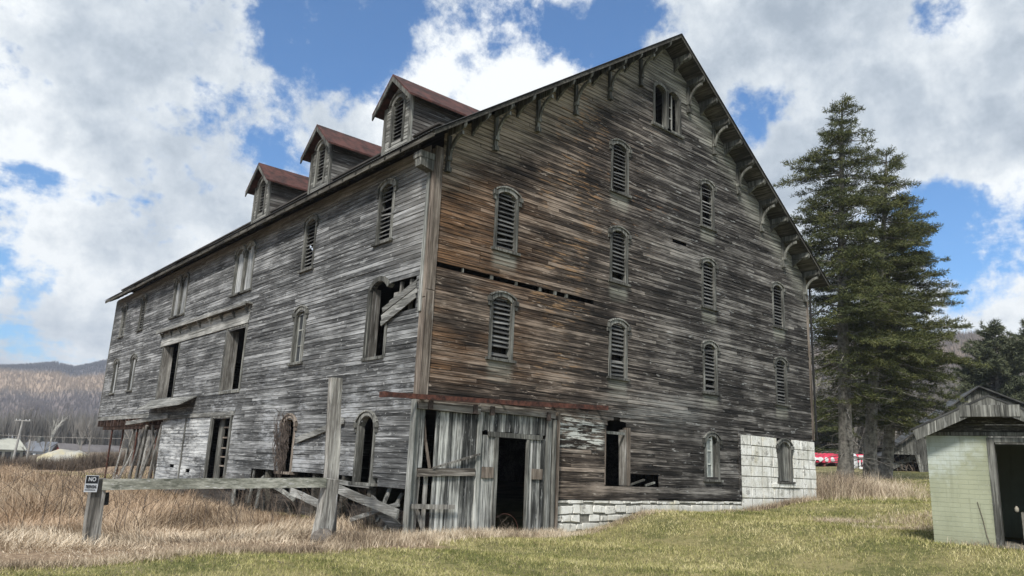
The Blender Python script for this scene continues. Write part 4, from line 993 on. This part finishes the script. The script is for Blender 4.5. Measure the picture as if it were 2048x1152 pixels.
# ------------------------------------------------------------------ conifers
def conifer(name,base,top,spread,lab,trunkr,mat,zlow,seed,nb=190,group=None,cat='tree',droop=.30,bare=.2,prof=None,tuft=.17,strays=()):
    rg=np.random.default_rng(seed); base=Vector(base);top=Vector(top); hgt_=top.z-base.z
    root=empty(name,base,lab,cat,group)
    tr=MB(); n=14; pts=[];rad=[]
    for i in range(n+1):
        t=i/n; p=base.lerp(top,t)+Vector((math.sin(t*5+seed)*.12,math.cos(t*4+seed)*.12,0))*(1 if 0<i<n else 0); pts.append(p); rad.append(trunkr*(1-t)**.8*(1+ .35*math.exp(-t*30))+.02)
    pts[0]=base-Vector((0,0,.3)); tr.tube(pts,rad,10)
    cen=[];dirs=[]
    def tp(t): 
        k=min(n-1,int(t*n)); return pts[k].lerp(pts[k+1],t*n-k)
    br=[]
    for i in range(nb):
        t=zlow+(1-zlow)*(i+rg.random())/nb*.985
        br.append((t,rg.random()*2*math.pi,(prof(t) if prof else spread*(1-t)**.75)*rg.uniform(.38,1.0)**.8*1.12))
    br+=list(strays)
    for i in range(34):      # dead lower limbs
        t=rg.uniform(.05,zlow+.12); az=rg.random()*6.283; ln=rg.uniform(.5,2.4); p=tp(t); d=Vector((math.cos(az),math.sin(az),rg.uniform(-.35,.15)))
        q=p+d*ln*.6; e=q+Vector((d.x,d.y,d.z-.35))*ln*.5; tr.tube([p,q,e],[.028,.018,.006],4)
        for k in range(3): f0=p.lerp(e,rg.uniform(.4,.95)); tr.tube([f0,f0+Vector((rg.normal(0,.3),rg.normal(0,.3),rg.normal(-.1,.2)))],[.010,.004],3)
    for (t,az,ln) in br:
        p=tp(t); el=rg.uniform(-.12,.28)+(.5 if t>.93 else 0)
        if t<zlow+bare: el-=.12
        d=Vector((math.cos(az)*math.cos(el),math.sin(az)*math.cos(el),math.sin(el))); ns=7; bp=[p.copy()]
        for k in range(ns):
            f_=(k+1)/ns; bp.append(p+d*(ln*f_)+Vector((0,0,-droop*ln*f_*f_*.8+.10*ln*f_**4))+Vector((rg.normal(0,.02),rg.normal(0,.02),rg.normal(0,.02)))*ln)
        tr.tube(bp,[max(.008,.016*ln*(1-k/ns)+.01) for k in range(ns+1)],4)
        side=d.cross(Vector((0,0,1))).normalized(); south=math.cos(az-2.7)>.55 and t<.60
        m_=max(5,int(ln*8)); leafy=(.62+.38*t) if t>zlow+bare or rg.random()<.35 else .22
        if south: leafy*=.35
        for j in range(m_):
            f_=.18+.84*(j+rg.random())/m_; k=min(ns-1,int(f_*ns)) if f_<1 else ns-1; c_=bp[k].lerp(bp[k+1],min(1,f_*ns-k))
            if rg.random()>leafy: continue
            tl=ln*(1.05-f_)*.55*rg.uniform(.5,1)+.18
            for s in (-1,1):
                td=(side*s*.8+d*.6+Vector((0,0,rg.uniform(-.25,.2)))).normalized(); nn=max(3,int(tl/.075))
                for q_ in range(nn):
                    g_=(q_+rg.random())/nn; cen.append(c_+td*(tl*g_)); dirs.append(td)
    tr.build('trunk',M['bark'],root)
    C_=np.array([tuple(c) for c in cen]); D_=np.array([tuple(c) for c in dirs]); K=4
    cm=np.sin(C_[:,0]*2.1+seed)*np.sin(C_[:,1]*2.3)*np.sin(C_[:,2]*2.7+C_[:,0])+.5*np.sin(C_[:,0]*5.1)*np.sin(C_[:,2]*4.3+seed)*np.sin(C_[:,1]*4.7)
    keep=(rg.random(len(C_))>.18)&(cm>-.50); C_=C_[keep];D_=D_[keep]
    C_=np.repeat(C_,K,0);D_=np.repeat(D_,K,0); N=len(C_)
    dv=D_+rg.normal(0,.75,(N,3)); dv[:,2]+=.12; dv/=np.linalg.norm(dv,axis=1)[:,None]
    sv=np.cross(dv,rg.normal(0,1,(N,3))); sv/=np.linalg.norm(sv,axis=1)[:,None]+1e-9
    lnn=tuft*rg.uniform(.6,1.3,(N,1)); wd=tuft*.11*rg.uniform(.6,1.4,(N,1))
    C_=C_+rg.normal(0,.05,(N,3))
    V=np.stack([C_-sv*wd,C_+sv*wd,C_+dv*lnn],1).reshape(-1,3); F=np.arange(3*N).reshape(-1,3)
    npmesh('crown',V,F,mat,root); return root
def at(u,v,depth): return CAM+(fw+rt*((u-1024)/FPX)-up*((v-576)/FPX))*depth
def gbase(u,depth):
    p=at(u,960,depth); return Vector((p.x,p.y,H(p.x,p.y)))
b1=gbase(1688,40); t1_=at(1685,196,40.5)
def prof1(t): return min(3.5,4.5*(1-t)**.44)*(.72 if t<.3 else 1)
az_left=math.atan2(-ra.y,-ra.x)
conifer('spruce_tree',b1,t1_,4,'tallest dark evergreen with a pale trunk, nearest to the barn',.36,M['needle'],.17,3,nb=210,group='evergreens beside the barn',prof=prof1,strays=[(.80,az_left,3.5),(.805,az_left+.05,3.0),(.86,az_left,2.2)])
b2=gbase(1742,42); t2_=at(1772,300,43); 
conifer('spruce_tree',b2,t2_,4,'evergreen with a mossy trunk in the middle of the row of three',.34,M['needle'],.18,5,nb=170,group='evergreens beside the barn',prof=lambda t:min(3.8,4.7*(1-t)**.48)*(.8 if t<.3 else 1))
b3=gbase(1767,44); t3_=at(1818,400,45)
conifer('spruce_tree',b3,t3_,5,'broad evergreen on the right end of the row, leaning right',.32,M['needle'],.18,9,nb=210,group='evergreens beside the barn',prof=lambda t:min(4.6,5.4*(1-t)**.48)*(.85 if t<.3 else 1))
bp=gbase(2000,62); conifer('pine_tree',bp,at(1992,662,62),5,'loose bushy pine rising behind the roof of the old barn',.3,M['pine'],.15,21,nb=130,prof=lambda t:4.8*min(1,(1-t)**.5*1.1),tuft=.34,droop=-.25)
bp=gbase(2060,70); conifer('pine_tree',bp,at(2062,650,70),5,'second pine at the right edge behind the first pine',.3,M['pine'],.15,22,nb=90,prof=lambda t:6.*min(1,(1-t)**.5*1.1),tuft=.34,droop=-.25)
bp=gbase(1640,84); conifer('pine_tree',bp,at(1650,800,84),5,'low olive evergreen between the barn corner and the first trunk',.2,M['needle'],.15,23,nb=90,prof=lambda t:4.8*min(1,(1-t)**.5*1.1),tuft=.3)
# ------------------------------------------------------------------ hills and far woods
def azof(u,v=900): d=azel(u,v); return math.atan2(d.x,d.y)
def ridge(name,knots,dist,depth,foot,mat,amp,seed):
    "knots: (u,v) skyline"
    rg=np.random.default_rng(seed)
    ks=[]; 
    for u,v in knots:
        d=azel(u,v); ks.append((math.atan2(d.x,d.y),d.z/math.hypot(d.x,d.y)))
    ks.sort(); A=np.linspace(ks[0][0],ks[-1][0],240); E=np.interp(A,[k[0] for k in ks],[k[1] for k in ks])
    R=np.linspace(0,1,44); V=[];
    ph=rg.uniform(0,6,8)
    for a_,e_ in zip(A,E):
        top=CAM.z+e_*dist
        for r_ in R:
            rr=dist-foot*(1-r_); s=r_**1.25*(1.0); s=s*s*(3-2*s)*.35+s*.65
            z=-4+(top+4)*s+amp*(math.sin(a_*60+ph[0]+r_*4)*math.sin(r_*9+ph[1])+.5*math.sin(a_*140+ph[2]+r_*11))*min(1,r_*3)*(1-r_**3)
            V.append((CAM.x+math.sin(a_)*rr,CAM.y+math.cos(a_)*rr,z))
        rr=dist+depth; V.append((CAM.x+math.sin(a_)*rr,CAM.y+math.cos(a_)*rr,-6))
    V=np.array(V); n=len(R)+1; ii=np.arange(len(A)*n).reshape(len(A),n)
    F=np.stack([ii[:-1,:-1],ii[1:,:-1],ii[1:,1:],ii[:-1,1:]],-1).reshape(-1,4)
    o=npmesh(name,V,F,mat,kind='structure'); o.data.polygons.foreach_set('use_smooth',[True]*len(o.data.polygons))
    return V.reshape(len(A),n,3)
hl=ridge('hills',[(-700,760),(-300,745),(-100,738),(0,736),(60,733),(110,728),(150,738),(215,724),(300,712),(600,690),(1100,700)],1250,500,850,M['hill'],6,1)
hr=ridge('hills',[(1100,760),(1400,735),(1600,722),(1700,716),(1850,712),(1950,703),(2048,716),(2300,700),(2700,720)],520,300,330,M['hill2'],3,2)
def bare(n,pts,hmin,hmax,nspk,rg,wk=.02,spread=.35):
    "bare tree tufts: thin tapered spikes fanning up from each point"
    P_=np.repeat(pts,nspk,0); N=len(P_); hh=np.repeat(rg.uniform(hmin,hmax,len(pts)),nspk)
    a_=rg.uniform(0,2*np.pi,N); s=rg.uniform(0,spread,N); lo=rg.uniform(.0,.45,N); ln=rg.uniform(.5,1,N)
    base=P_+np.stack([np.zeros(N),np.zeros(N),hh*lo],-1)
    tip=base+np.stack([np.cos(a_)*s*hh,np.sin(a_)*s*hh,hh*(ln-lo*.6)],-1); tip[:,2]=np.minimum(tip[:,2],P_[:,2]+hh)
    b_=rg.uniform(0,2*np.pi,N); w_=(hh*wk)*rg.uniform(.6,1.4,N); sv=np.stack([np.cos(b_)*w_,np.sin(b_)*w_,np.zeros(N)],-1)
    V=np.stack([base-sv,base+sv,tip],1).reshape(-1,3); return V,np.arange(3*N).reshape(-1,3)
def hillwoods(name,V3,lab,cnt,uu,hmin,hmax,seed,mat,nspk=14):
    rg=np.random.default_rng(seed); a0,a1=azof(uu[0]),azof(uu[1]); A=np.arctan2(V3[:,5,0]-CAM.x,V3[:,5,1]-CAM.y)
    ok=np.where((A>a0)&(A<a1))[0]; i=rg.uniform(ok[0],ok[-1]-1,cnt); j=rg.uniform(2,V3.shape[1]-2.01,cnt)**1.0
    j[:cnt//5]=rg.uniform(V3.shape[1]-5,V3.shape[1]-2.01,cnt//5)
    i0=i.astype(int);j0=j.astype(int);fi=(i-i0)[:,None];fj=(j-j0)[:,None]
    p=(V3[i0,j0]*(1-fi)*(1-fj)+V3[i0+1,j0]*fi*(1-fj)+V3[i0,j0+1]*(1-fi)*fj+V3[i0+1,j0+1]*fi*fj); p[:,2]-=.5
    V,F=bare(cnt,p,hmin,hmax,nspk,rg,.035); npmesh(name,V,F,mat,kind='stuff',label=lab,cat='woods')
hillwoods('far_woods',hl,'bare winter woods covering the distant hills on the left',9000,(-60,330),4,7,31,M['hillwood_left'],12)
hillwoods('hill_woods',hr,'bare winter woods on the hillside behind the evergreens',5200,(1560,2110),9,15,32,M['hillwood'],14)
# valley thicket left
rg=np.random.default_rng(5); cnt=1500; A=rg.uniform(azof(-80),azof(330),cnt); D=rg.uniform(200,380,cnt)
p=np.stack([CAM.x+np.sin(A)*D,CAM.y+np.cos(A)*D,np.zeros(cnt)],-1); p[:,2]=hgt(p[:,0],p[:,1])
V,F=bare(cnt,p,5,10.5,34,rg,.009,.2); npmesh('thicket',V,F,M['thicket'],kind='stuff',label='grey bare thicket in the valley behind the far houses',cat='thicket')
cnt=600; A=rg.uniform(azof(1560),azof(2100),cnt); D=rg.uniform(95,200,cnt)
p=np.stack([CAM.x+np.sin(A)*D,CAM.y+np.cos(A)*D,np.zeros(cnt)],-1); p[:,2]=hgt(p[:,0],p[:,1])
V,F=bare(cnt,p,7,15,26,rg,.016,.3); npmesh('thicket',V,F,M['thicket'],kind='stuff',label='grey bare trees in the gap behind the red stands',cat='thicket')
def baretree(base,h,lab,mat,seed,r=.25):
    rr=random.Random(seed); root=empty('bare_tree',base,lab,'tree'); tr=MB(); crown=MB()
    base=Vector(base)
    def grow(mb,p,d,ln,r_,lev):
        q=p+d*ln; mid=p+d*(ln*.5)+Vector((rr.uniform(-1,1),rr.uniform(-1,1),0))*ln*.05
        mb.tube([p,mid,q],[r_,r_*.8,r_*.55],5 if lev<2 else 3)
        if lev<3:
            for k in range(7 if lev<1 else 4):
                nd=(d+Vector((rr.uniform(-1,1),rr.uniform(-1,1),rr.uniform(-.2,.6)))*.75).normalized(); grow(crown,p.lerp(q,rr.uniform(.45,1)),nd,ln*rr.uniform(.4,.62),r_*.42,lev+1)
    grow(tr,base-Vector((0,0,.3)),Vector((0,0,1)),h*.5,r,0); tr.build('trunk',mat,root); crown.build('crown',mat,root); return root
def farbase(u,dist):
    d=azel(u,880); k=dist/math.hypot(d.x,d.y); x,y=CAM.x+d.x*k,CAM.y+d.y*k; return Vector((x,y,H(x,y)))
baretree(farbase(103,150),8.5,'pale barked bare tree standing taller than the thicket on the left',M['paletree'],4,.13)
for u,dd,h,sd_,lb in ((62,130,6.5,5,'small bare tree just right of the utility pole'),(92,140,6,6,'slender bare tree in front of the blue roofed house'),(165,120,7.5,7,'bare tree behind the white mound'),(182,135,6.5,8,'thin bare tree left of the barn end'),(268,70,5,10,'bare tree glimpsed under the barn overhang')):
    baretree(farbase(u,dd),h,lb,M['thicket'],sd_,.12)
# houses
def house(u,v,dist,wid,dep_,hh,rh,lab,wall,roofm,rot=0):
    c=farbase(u,dist); d=azel(u,v); zt_=CAM.z+d.z/math.hypot(d.x,d.y)*dist
    o=empty('house',c,lab,'house'); dr=Vector((d.x,d.y,0)).normalized(); s=Vector((dr.y,-dr.x,0)); s,dr=(s*math.cos(rot)+dr*math.sin(rot)),(dr*math.cos(rot)-s*math.sin(rot))
    T=lambda a,dd,z:Vector((c.x,c.y,0))+s*a-dr*dd+Vector((0,0,z))
    ze_=zt_-rh; g=c.z-.5
    MB(T).box((-wid/2,-dep_/2,g),(wid/2,dep_/2,ze_)).build('wall',M[wall],o)
    m_=MB(T); m_.add([(wid/2,-dep_/2,ze_),(wid/2,dep_/2,ze_),(wid/2,0,zt_-.15),(wid/2-.05,-dep_/2,ze_),(wid/2-.05,dep_/2,ze_),(wid/2-.05,0,zt_-.15)],[(0,1,2),(5,4,3),(0,3,4,1),(1,4,5,2),(2,5,3,0)])
    m_.add([(-wid/2,-dep_/2,ze_),(-wid/2,dep_/2,ze_),(-wid/2,0,zt_-.15),(-wid/2+.05,-dep_/2,ze_),(-wid/2+.05,dep_/2,ze_),(-wid/2+.05,0,zt_-.15)],[(0,1,2),(5,4,3),(0,3,4,1),(1,4,5,2),(2,5,3,0)])
    m_.build('gable',M[wall],o)
    r=MB(T); k=wid/2+.4; e=dep_/2+.4; zz=ze_-rh*.4/(dep_/2)
    for s_ in (-1,1): r.add([(-k,0,zt_),(k,0,zt_),(k,s_*e,zz),(-k,s_*e,zz),(-k,0,zt_-.15),(k,0,zt_-.15),(k,s_*e,zz-.15),(-k,s_*e,zz-.15)],[(0,1,2,3),(7,6,5,4),(0,4,5,1),(1,5,6,2),(2,6,7,3),(3,7,4,0)])
    ro=r.build('roof',M[roofm],o); MB(T).box((-wid*.2,-.4,zt_-.5),(-wid*.2+.7,.4,zt_+.9)).build('chimney',M['trim'],ro)
    for a_ in (-wid*.3,0,wid*.3): MB(T).box((a_-.5,dep_/2,ze_-1.9),(a_+.5,dep_/2+.05,ze_-.7)).build('window',M['glass'],o)
M['blueroof']=simple('blue_grey_roof',(.13,.14,.16),.6,0,.2,.6); M['brownroof']=simple('brown_roof',(.13,.12,.12),.7,0,.2,.6); M['cream2']=simple('cream_siding',(.42,.42,.36),.8,0,.15,1)
house(88,883,160,5.5,4.5,2.2,1.4,'blue grey roofed house with white gable beside the utility pole','white','blueroof',-.8)
house(180,889,150,9,6,2.3,1.5,'brown roofed house half hidden left of the barn end','redwall','brownroof',.3)
house(4,876,160,5,5,2.3,1.6,'cream house at the left edge of the view','cream2','cream2',.5)
house(20,866,220,6,5,2.3,1.0,'small white roofed shed far off at the left','white','white',.1)
c=farbase(146,88); d=azel(146,903); zt_=CAM.z+d.z/math.hypot(d.x,d.y)*88
vs,fs=blob((c.x,c.y,c.z),(2.9,2.2,zt_-c.z),5,10); 
M['tarp']=simple('white_yellow_tarp',(.50,.50,.47),.7,0,.3,.35,(.55,.46,.22)); tag(MB().add(vs,fs).build('tarp_mound',M['tarp'],None,smooth=True),'low white and yellowish tarp covered mound at the field edge','mound')
# utility pole and wire
pb=farbase(33,150); d=azel(46,840); k=150/math.hypot(d.x,d.y); ptop=Vector((pb.x+.6,pb.y-.2,CAM.z+d.z*k)); ptop=CAM+d*k
up_=empty('utility_pole',pb,'leaning grey utility pole with a crossarm in the far left valley','utility pole')
M['pole']=simple('grey_pole',(.30,.29,.27),.9,0,.2,1)
MB().tube([pb-Vector((0,0,.5)),ptop],[.20,.15],8).build('pole',M['pole'],up_); MB().beam(ptop-ra*1.3-Vector((0,0,.1)),ptop+ra*1.3-Vector((0,0,.1)),.14,.14).build('crossarm',M['pole'],up_)
for k in (-1.1,-.5,.5,1.1): MB().box(tuple(ptop+ra*k-Vector((.05,.05,.02))),tuple(ptop+ra*k+Vector((.05,.05,.15)))).build('insulator',M['white'],up_)
wp=[at(u,v,60+ (u/300)*8) for u,v in ((-200,863),(0,870),(120,875),(235,877),(420,874))]
tag(MB().tube(wp,.022,5).build('overhead_wire',M['pole'],None),'grey overhead cable crossing in front of the far houses','cable')
p2=farbase(60,120); tag(MB().tube([p2,p2+Vector((0,0,4.6))],[.12,.09],7).build('wooden_pole',M['pole'],None),'plain short wooden pole right of the utility pole','pole')
# ------------------------------------------------------------------ vegetation
def ribbons(P_,hh,wd,lean,az,curl,rg,seg=3):
    N=len(P_); b_=rg.uniform(0,np.pi,N); sv=np.stack([np.cos(b_),np.sin(b_),np.zeros(N)],-1)
    D=np.stack([np.cos(az),np.sin(az),np.zeros(N)],-1); rows=[]
    for k in range(seg+1):
        t=k/seg; ang=lean+curl*t; 
        c=P_+D*(hh*np.sin(ang)*t)[:,None]; c[:,2]+=hh*np.cos(np.minimum(ang,1.5))*t
        w_=(wd*(1-t*.85))[:,None]; 
        if k==seg: rows.append(c[:,None,:])
        else: rows.append(np.stack([c-sv*w_,c+sv*w_],1))
    V=np.concatenate(rows,1); m_=V.shape[1]; base=(np.arange(N)*m_)[:,None]
    tri=[]
    for k in range(seg-1): a_=2*k; tri+=[(a_,a_+1,a_+3),(a_,a_+3,a_+2)]
    a_=2*(seg-1); tri.append((a_,a_+1,a_+2))
    F=(base[:,:,None]+np.array(tri)[None,:,:]).reshape(-1,3); return V.reshape(-1,3),F
def inbarn(x,y,pad=.0): return (x>-pad)&(x<W+pad)&(y>-pad-.02)&(y<L)
def inshed(x,y):
    qx,qy=x-O.x,y-O.y; a_=qx*e1.x+qy*e1.y; d_=qx*e2.x+qy*e2.y; return (a_>-.0)&(a_<WD)&(d_>-.01)&(d_<3.5)
def isfield(x,y): 
    edge=-1.75+.18*np.sin(x*1.3)+.12*np.sin(x*3.1+1)-.25*np.clip(-5.2-x,0,3)
    return ((x<-.05)&(y>edge))
def scatter(n,dmin,dmax,rg,u0=-60,u1=2110,power=1.0):
    a_=rg.uniform(azof(u0),azof(u1),n); dd=dmin*(dmax/dmin)**rg.random(n) if power==1 else rg.uniform(dmin,dmax,n)
    x=CAM.x+np.sin(a_)*dd; y=CAM.y+np.cos(a_)*dd; return x,y,dd
rg=np.random.default_rng(77)
# mown lawn
x,y,dd=scatter(520000,8.2,60,rg); ok=~isfield(x,y)&~inbarn(x,y,.08)&~inshed(x,y)&((x>-3)|(y<0)); x,y,dd=x[ok],y[ok],dd[ok]; N=len(x)
P_=np.stack([x,y,hgt(x,y)-.005],-1); sc_=np.clip(dd/14,.8,2.2)
cl=.6+.5*np.sin(x*1.1+np.sin(y*.9)*2)*np.sin(y*1.3)
V,F=ribbons(P_,rg.uniform(.025,.085,N)*np.sqrt(sc_)*(1+.25*cl),.0036*sc_*rg.uniform(.6,1.5,N),rg.uniform(0,.7,N),rg.uniform(0,6.28,N),rg.uniform(0,.9,N),rg,2)
npmesh('lawn_grass',V,F,M['lawn'],kind='stuff',label='short mown lawn, green mixed with straw coloured blades',cat='grass')
cx_,cy_,cd_=scatter(2600,8.5,45,rg); kk=14; x=np.repeat(cx_,kk)+rg.normal(0,.05,2600*kk)*np.repeat(cd_/12,kk); y=np.repeat(cy_,kk)+rg.normal(0,.05,2600*kk)*np.repeat(cd_/12,kk)
ok=~isfield(x,y)&~inbarn(x,y,.08)&~inshed(x,y)&((x>-3)|(y<0)); x,y=x[ok],y[ok]; N=len(x)
V,F=ribbons(np.stack([x,y,hgt(x,y)-.005],-1),rg.uniform(.05,.12,N),.003*rg.uniform(.7,1.6,N),rg.uniform(0,.9,N),rg.uniform(0,6.28,N),rg.uniform(.2,1.0,N),rg,2)
npmesh('lawn_tufts',V,F,M['tuft'],kind='stuff',label='taller tufts and dead clumps scattered in the lawn',cat='grass')
cx_,cy_,cd_=scatter(9000,8.3,30,rg); ok=~isfield(cx_,cy_)&~inbarn(cx_,cy_,.1)&~inshed(cx_,cy_); x,y=cx_[ok],cy_[ok]; N=len(x); a_=rg.uniform(0,6.28,N); q=rg.uniform(.012,.03,N)
z=hgt(x,y)+rg.uniform(.01,.035,N); V=np.stack([np.stack([x-np.cos(a_)*q,y-np.sin(a_)*q,z],-1),np.stack([x+np.sin(a_)*q*.5,y-np.cos(a_)*q*.5,z+.006],-1),np.stack([x+np.cos(a_)*q,y+np.sin(a_)*q,z+rg.uniform(0,.02,N)],-1),np.stack([x-np.sin(a_)*q*.5,y+np.cos(a_)*q*.5,z+.004],-1)],1).reshape(-1,3)
npmesh('leaf_litter',V,np.arange(4*N).reshape(-1,4),M['brush'],kind='stuff',label='small brown dead leaves lying on the lawn',cat='leaves')
# tall dry grass, left field
x,y,dd=scatter(150000,11,75,rg,-60,860); ok=isfield(x,y)&~inbarn(x,y,0); x,y,dd=x[ok],y[ok],dd[ok]; N=len(x)
swirl=2.4*np.sin(x*.9+1.2*np.sin(y*.7))+1.8*np.cos(y*.8+x*.3); front=smooth((y+1.7)/3.2); near=smooth((y-2)/6)
nearb=smooth((x+2.6)/2.0)*(1-smooth((y-9)/4))
flat=(1-front)*(.75)
hh=(.14+.30*front+.24*near*rg.random(N))*rg.uniform(.6,1.35,N)*(1+.25*np.sin(x*2.3)*np.sin(y*1.9))
hh*=1-.25*(x<-4)*(1-near)
mat_=np.sin(x*.8+2*np.sin(y*.5))*np.sin(y*1.1+1.5*np.sin(x*.6)); hh*=.72+.42*mat_
hh*=1-.45*smooth((x+2.2)/1.2)*(1-smooth((y-11)/3))
V,F=ribbons(np.stack([x,y,hgt(x,y)-.01],-1),hh,(.0035+.0018*np.clip(dd/16,0,4))*rg.uniform(.6,1.4,N),np.clip(.28+flat*.6-.25*mat_+rg.normal(0,.28,N),0,1.35),swirl+rg.normal(0,.7,N),np.clip(rg.normal(.7,.4,N)+flat*.4,0,1.4),rg,3)
npmesh('dry_grass',V,F,M['straw'],kind='stuff',label='tall matted straw coloured dead grass in front of the long barn wall',cat='dry grass')
# fringe along the edge & the barn foot, reeds at the right corner
xs=[];ys=[];hs=[]
def fringe(xa,ya,xb,yb,n,sp,h0,h1):
    t=rg.random(n); xs.append(xa+(xb-xa)*t+rg.normal(0,sp,n)); ys.append(ya+(yb-ya)*t+rg.normal(0,sp,n)); hs.append(rg.uniform(h0,h1,n))
fringe(-2.3,-1.1,-.1,-.6,5200,.28,.10,.38); fringe(-9.5,-2.6,-5.2,-1.95,4200,.14,.05,.20); fringe(-5.2,-1.95,-2.2,-1.6,4200,.14,.05,.22); fringe(-.1,-.45,4.3,-.4,6500,.16,.08,.30); fringe(4.5,-.5,8,-.2,2500,.16,.05,.16); fringe(8,-.25,12.9,-.25,1500,.10,.03,.12); fringe(13,-.2,17.9,-.2,2600,.10,.08,.32)
fringe(18.3,.3,24,1.5,5200,.8,.4,1.15); fringe(20,-1.5,31,4.0,5200,1.0,.2,.6); fringe(7.0,-8.5,7.6,-11.5,1800,.12,.06,.2); fringe(13,-4.5,17,-6.5,2200,.5,.08,.25); fringe(9,-6,14,-6.5,2200,.35,.06,.2)
fringe(11.0,-3.9,12.2,-4.2,1500,.2,.08,.22)
x=np.concatenate(xs);y=np.concatenate(ys);hh=np.concatenate(hs); ok=~inbarn(x,y,.03)&~inshed(x,y); x,y,hh=x[ok],y[ok],hh[ok];N=len(x)
dd=np.hypot(x-CAM.x,y-CAM.y)
V,F=ribbons(np.stack([x,y,hgt(x,y)-.01],-1),hh,(.0028+.0016*dd/16)*rg.uniform(.6,1.4,N),np.clip(rg.normal(.15,.15,N),0,.8),rg.uniform(0,6.28,N),rg.uniform(0,.9,N),rg,3)
npmesh('weed_fringe',V,F,M['straw'],kind='stuff',label='dry weeds along the foot of the walls and under the evergreens',cat='weeds')
# brush: bare arching canes by the void, under overhang, in field
def canes(name,spots,lab,n,h0,h1,r,seed,mat='brush'):
    rr=random.Random(seed); mb=MB()
    for (cx,cy,sp) in spots:
        for i in range(n):
            x_,y_=cx+rr.gauss(0,sp),cy+rr.gauss(0,sp); h=rr.uniform(h0,h1); a_=rr.uniform(0,6.28); le=rr.uniform(.1,.8)
            z0=H(x_,y_)-.05; pts=[]
            for k in range(6):
                t=k/5; pts.append((x_+math.cos(a_)*le*h*t*t,y_+math.sin(a_)*le*h*t*t,z0+h*(t-.28*le*t*t)))
            mb.tube(pts,[r*(1-.7*k/5) for k in range(6)],4)
            for b__ in range(3):
                k=rr.randint(2,4); p=Vector(pts[k]); q=p+Vector((rr.uniform(-1,1),rr.uniform(-1,1),rr.uniform(.1,1)))*h*.22; mb.tube([p,q],[r*.5,r*.2],3)
    return tag(mb.build(name,M[mat],None,kind='stuff'),lab,'brush')
canes('brush',[(-.55,1.2,.3),(-.6,2.6,.4),(-.5,4.0,.5),(-.7,5.6,.5),(-.6,7.5,.6),(-.5,9.5,.5)],'bare arching canes along the open foot of the long wall',16,.5,1.25,.006,1)
canes('brush',[(-.8,20,.8),(-.6,23,.9),(-.5,26,.9),(-1.5,29,1.2),(.8,22,.8)],'bare brush below the overhanging end of the barn',26,.6,1.5,.010,2)
canes('brush',[(-5.5,14,2.2),(-7,20,3),(-4,26,3),(-9,10,1.5),(-3.5,18,2),(-5,4,1.2),(-7.5,3,1.0),(-3,6,1.5),(-8,7,1.2),(-2.5,3,.8)],'thin dark stalks standing in the dry field',20,.7,1.5,.008,3)
canes('brush',[(2.9,.15,.25),(2.6,.1,.15)],'bare twigs on the threshold of the dark doorway',9,.3,.7,.006,4)
canes('brush',[(19.5,.6,.7),(21.5,1.0,.8),(24,2.6,.8)],'bare brush right of the block wall',14,.6,1.3,.010,5)
cnt=1500; A=RNG.uniform(azof(-60),azof(330),cnt); D=RNG.uniform(76,86,cnt)
p=np.stack([CAM.x+np.sin(A)*D,CAM.y+np.cos(A)*D,np.zeros(cnt)],-1); p[:,2]=hgt(p[:,0],p[:,1])-.1
V,F=bare(cnt,p,.9,1.9,16,RNG,.012,.4); npmesh('edge_brush',V,F,M['brush'],kind='stuff',label='reddish brown brush along the far edge of the field',cat='brush')
# vines in basement window
rr=random.Random(8); mb=MB()
for i in range(42):
    y_=rr.uniform(6.4,7.1); p=[(-.07-rr.random()*.12,y_,rr.uniform(.9,1.6))]
    for k in range(6): q=p[-1]; p.append((-.07-rr.random()*.14,min(7.3,max(6.3,q[1]+rr.uniform(-.16,.16))),min(3.0,q[2]+rr.uniform(.08,.34))))
    mb.tube(p,.009,4)
M['vine']=simple('brown_vine',(.075,.06,.052),.9,0,.4,4)
tag(mb.build('dead_vine',M['vine'],None),'tangled brown dead vine covering the second basement window','vine')

# ------------------------------------------------------------------ air
hz=MB(); hz.box((-1400,-420,-12),(1650,2100,190)); ho=hz.build('haze',None,None,kind='stuff')
hm=bpy.data.materials.new('haze_air'); hm.use_nodes=True; nt=hm.node_tree; nt.nodes.clear()
om=nt.nodes.new('ShaderNodeOutputMaterial'); pv=nt.nodes.new('ShaderNodeVolumePrincipled'); pv.inputs['Color'].default_value=(.80,.87,1,1); pv.inputs['Density'].default_value=.00035; pv.inputs['Anisotropy'].default_value=.2
nt.links.new(pv.outputs[0],om.inputs['Volume']); ho.data.materials.append(hm)
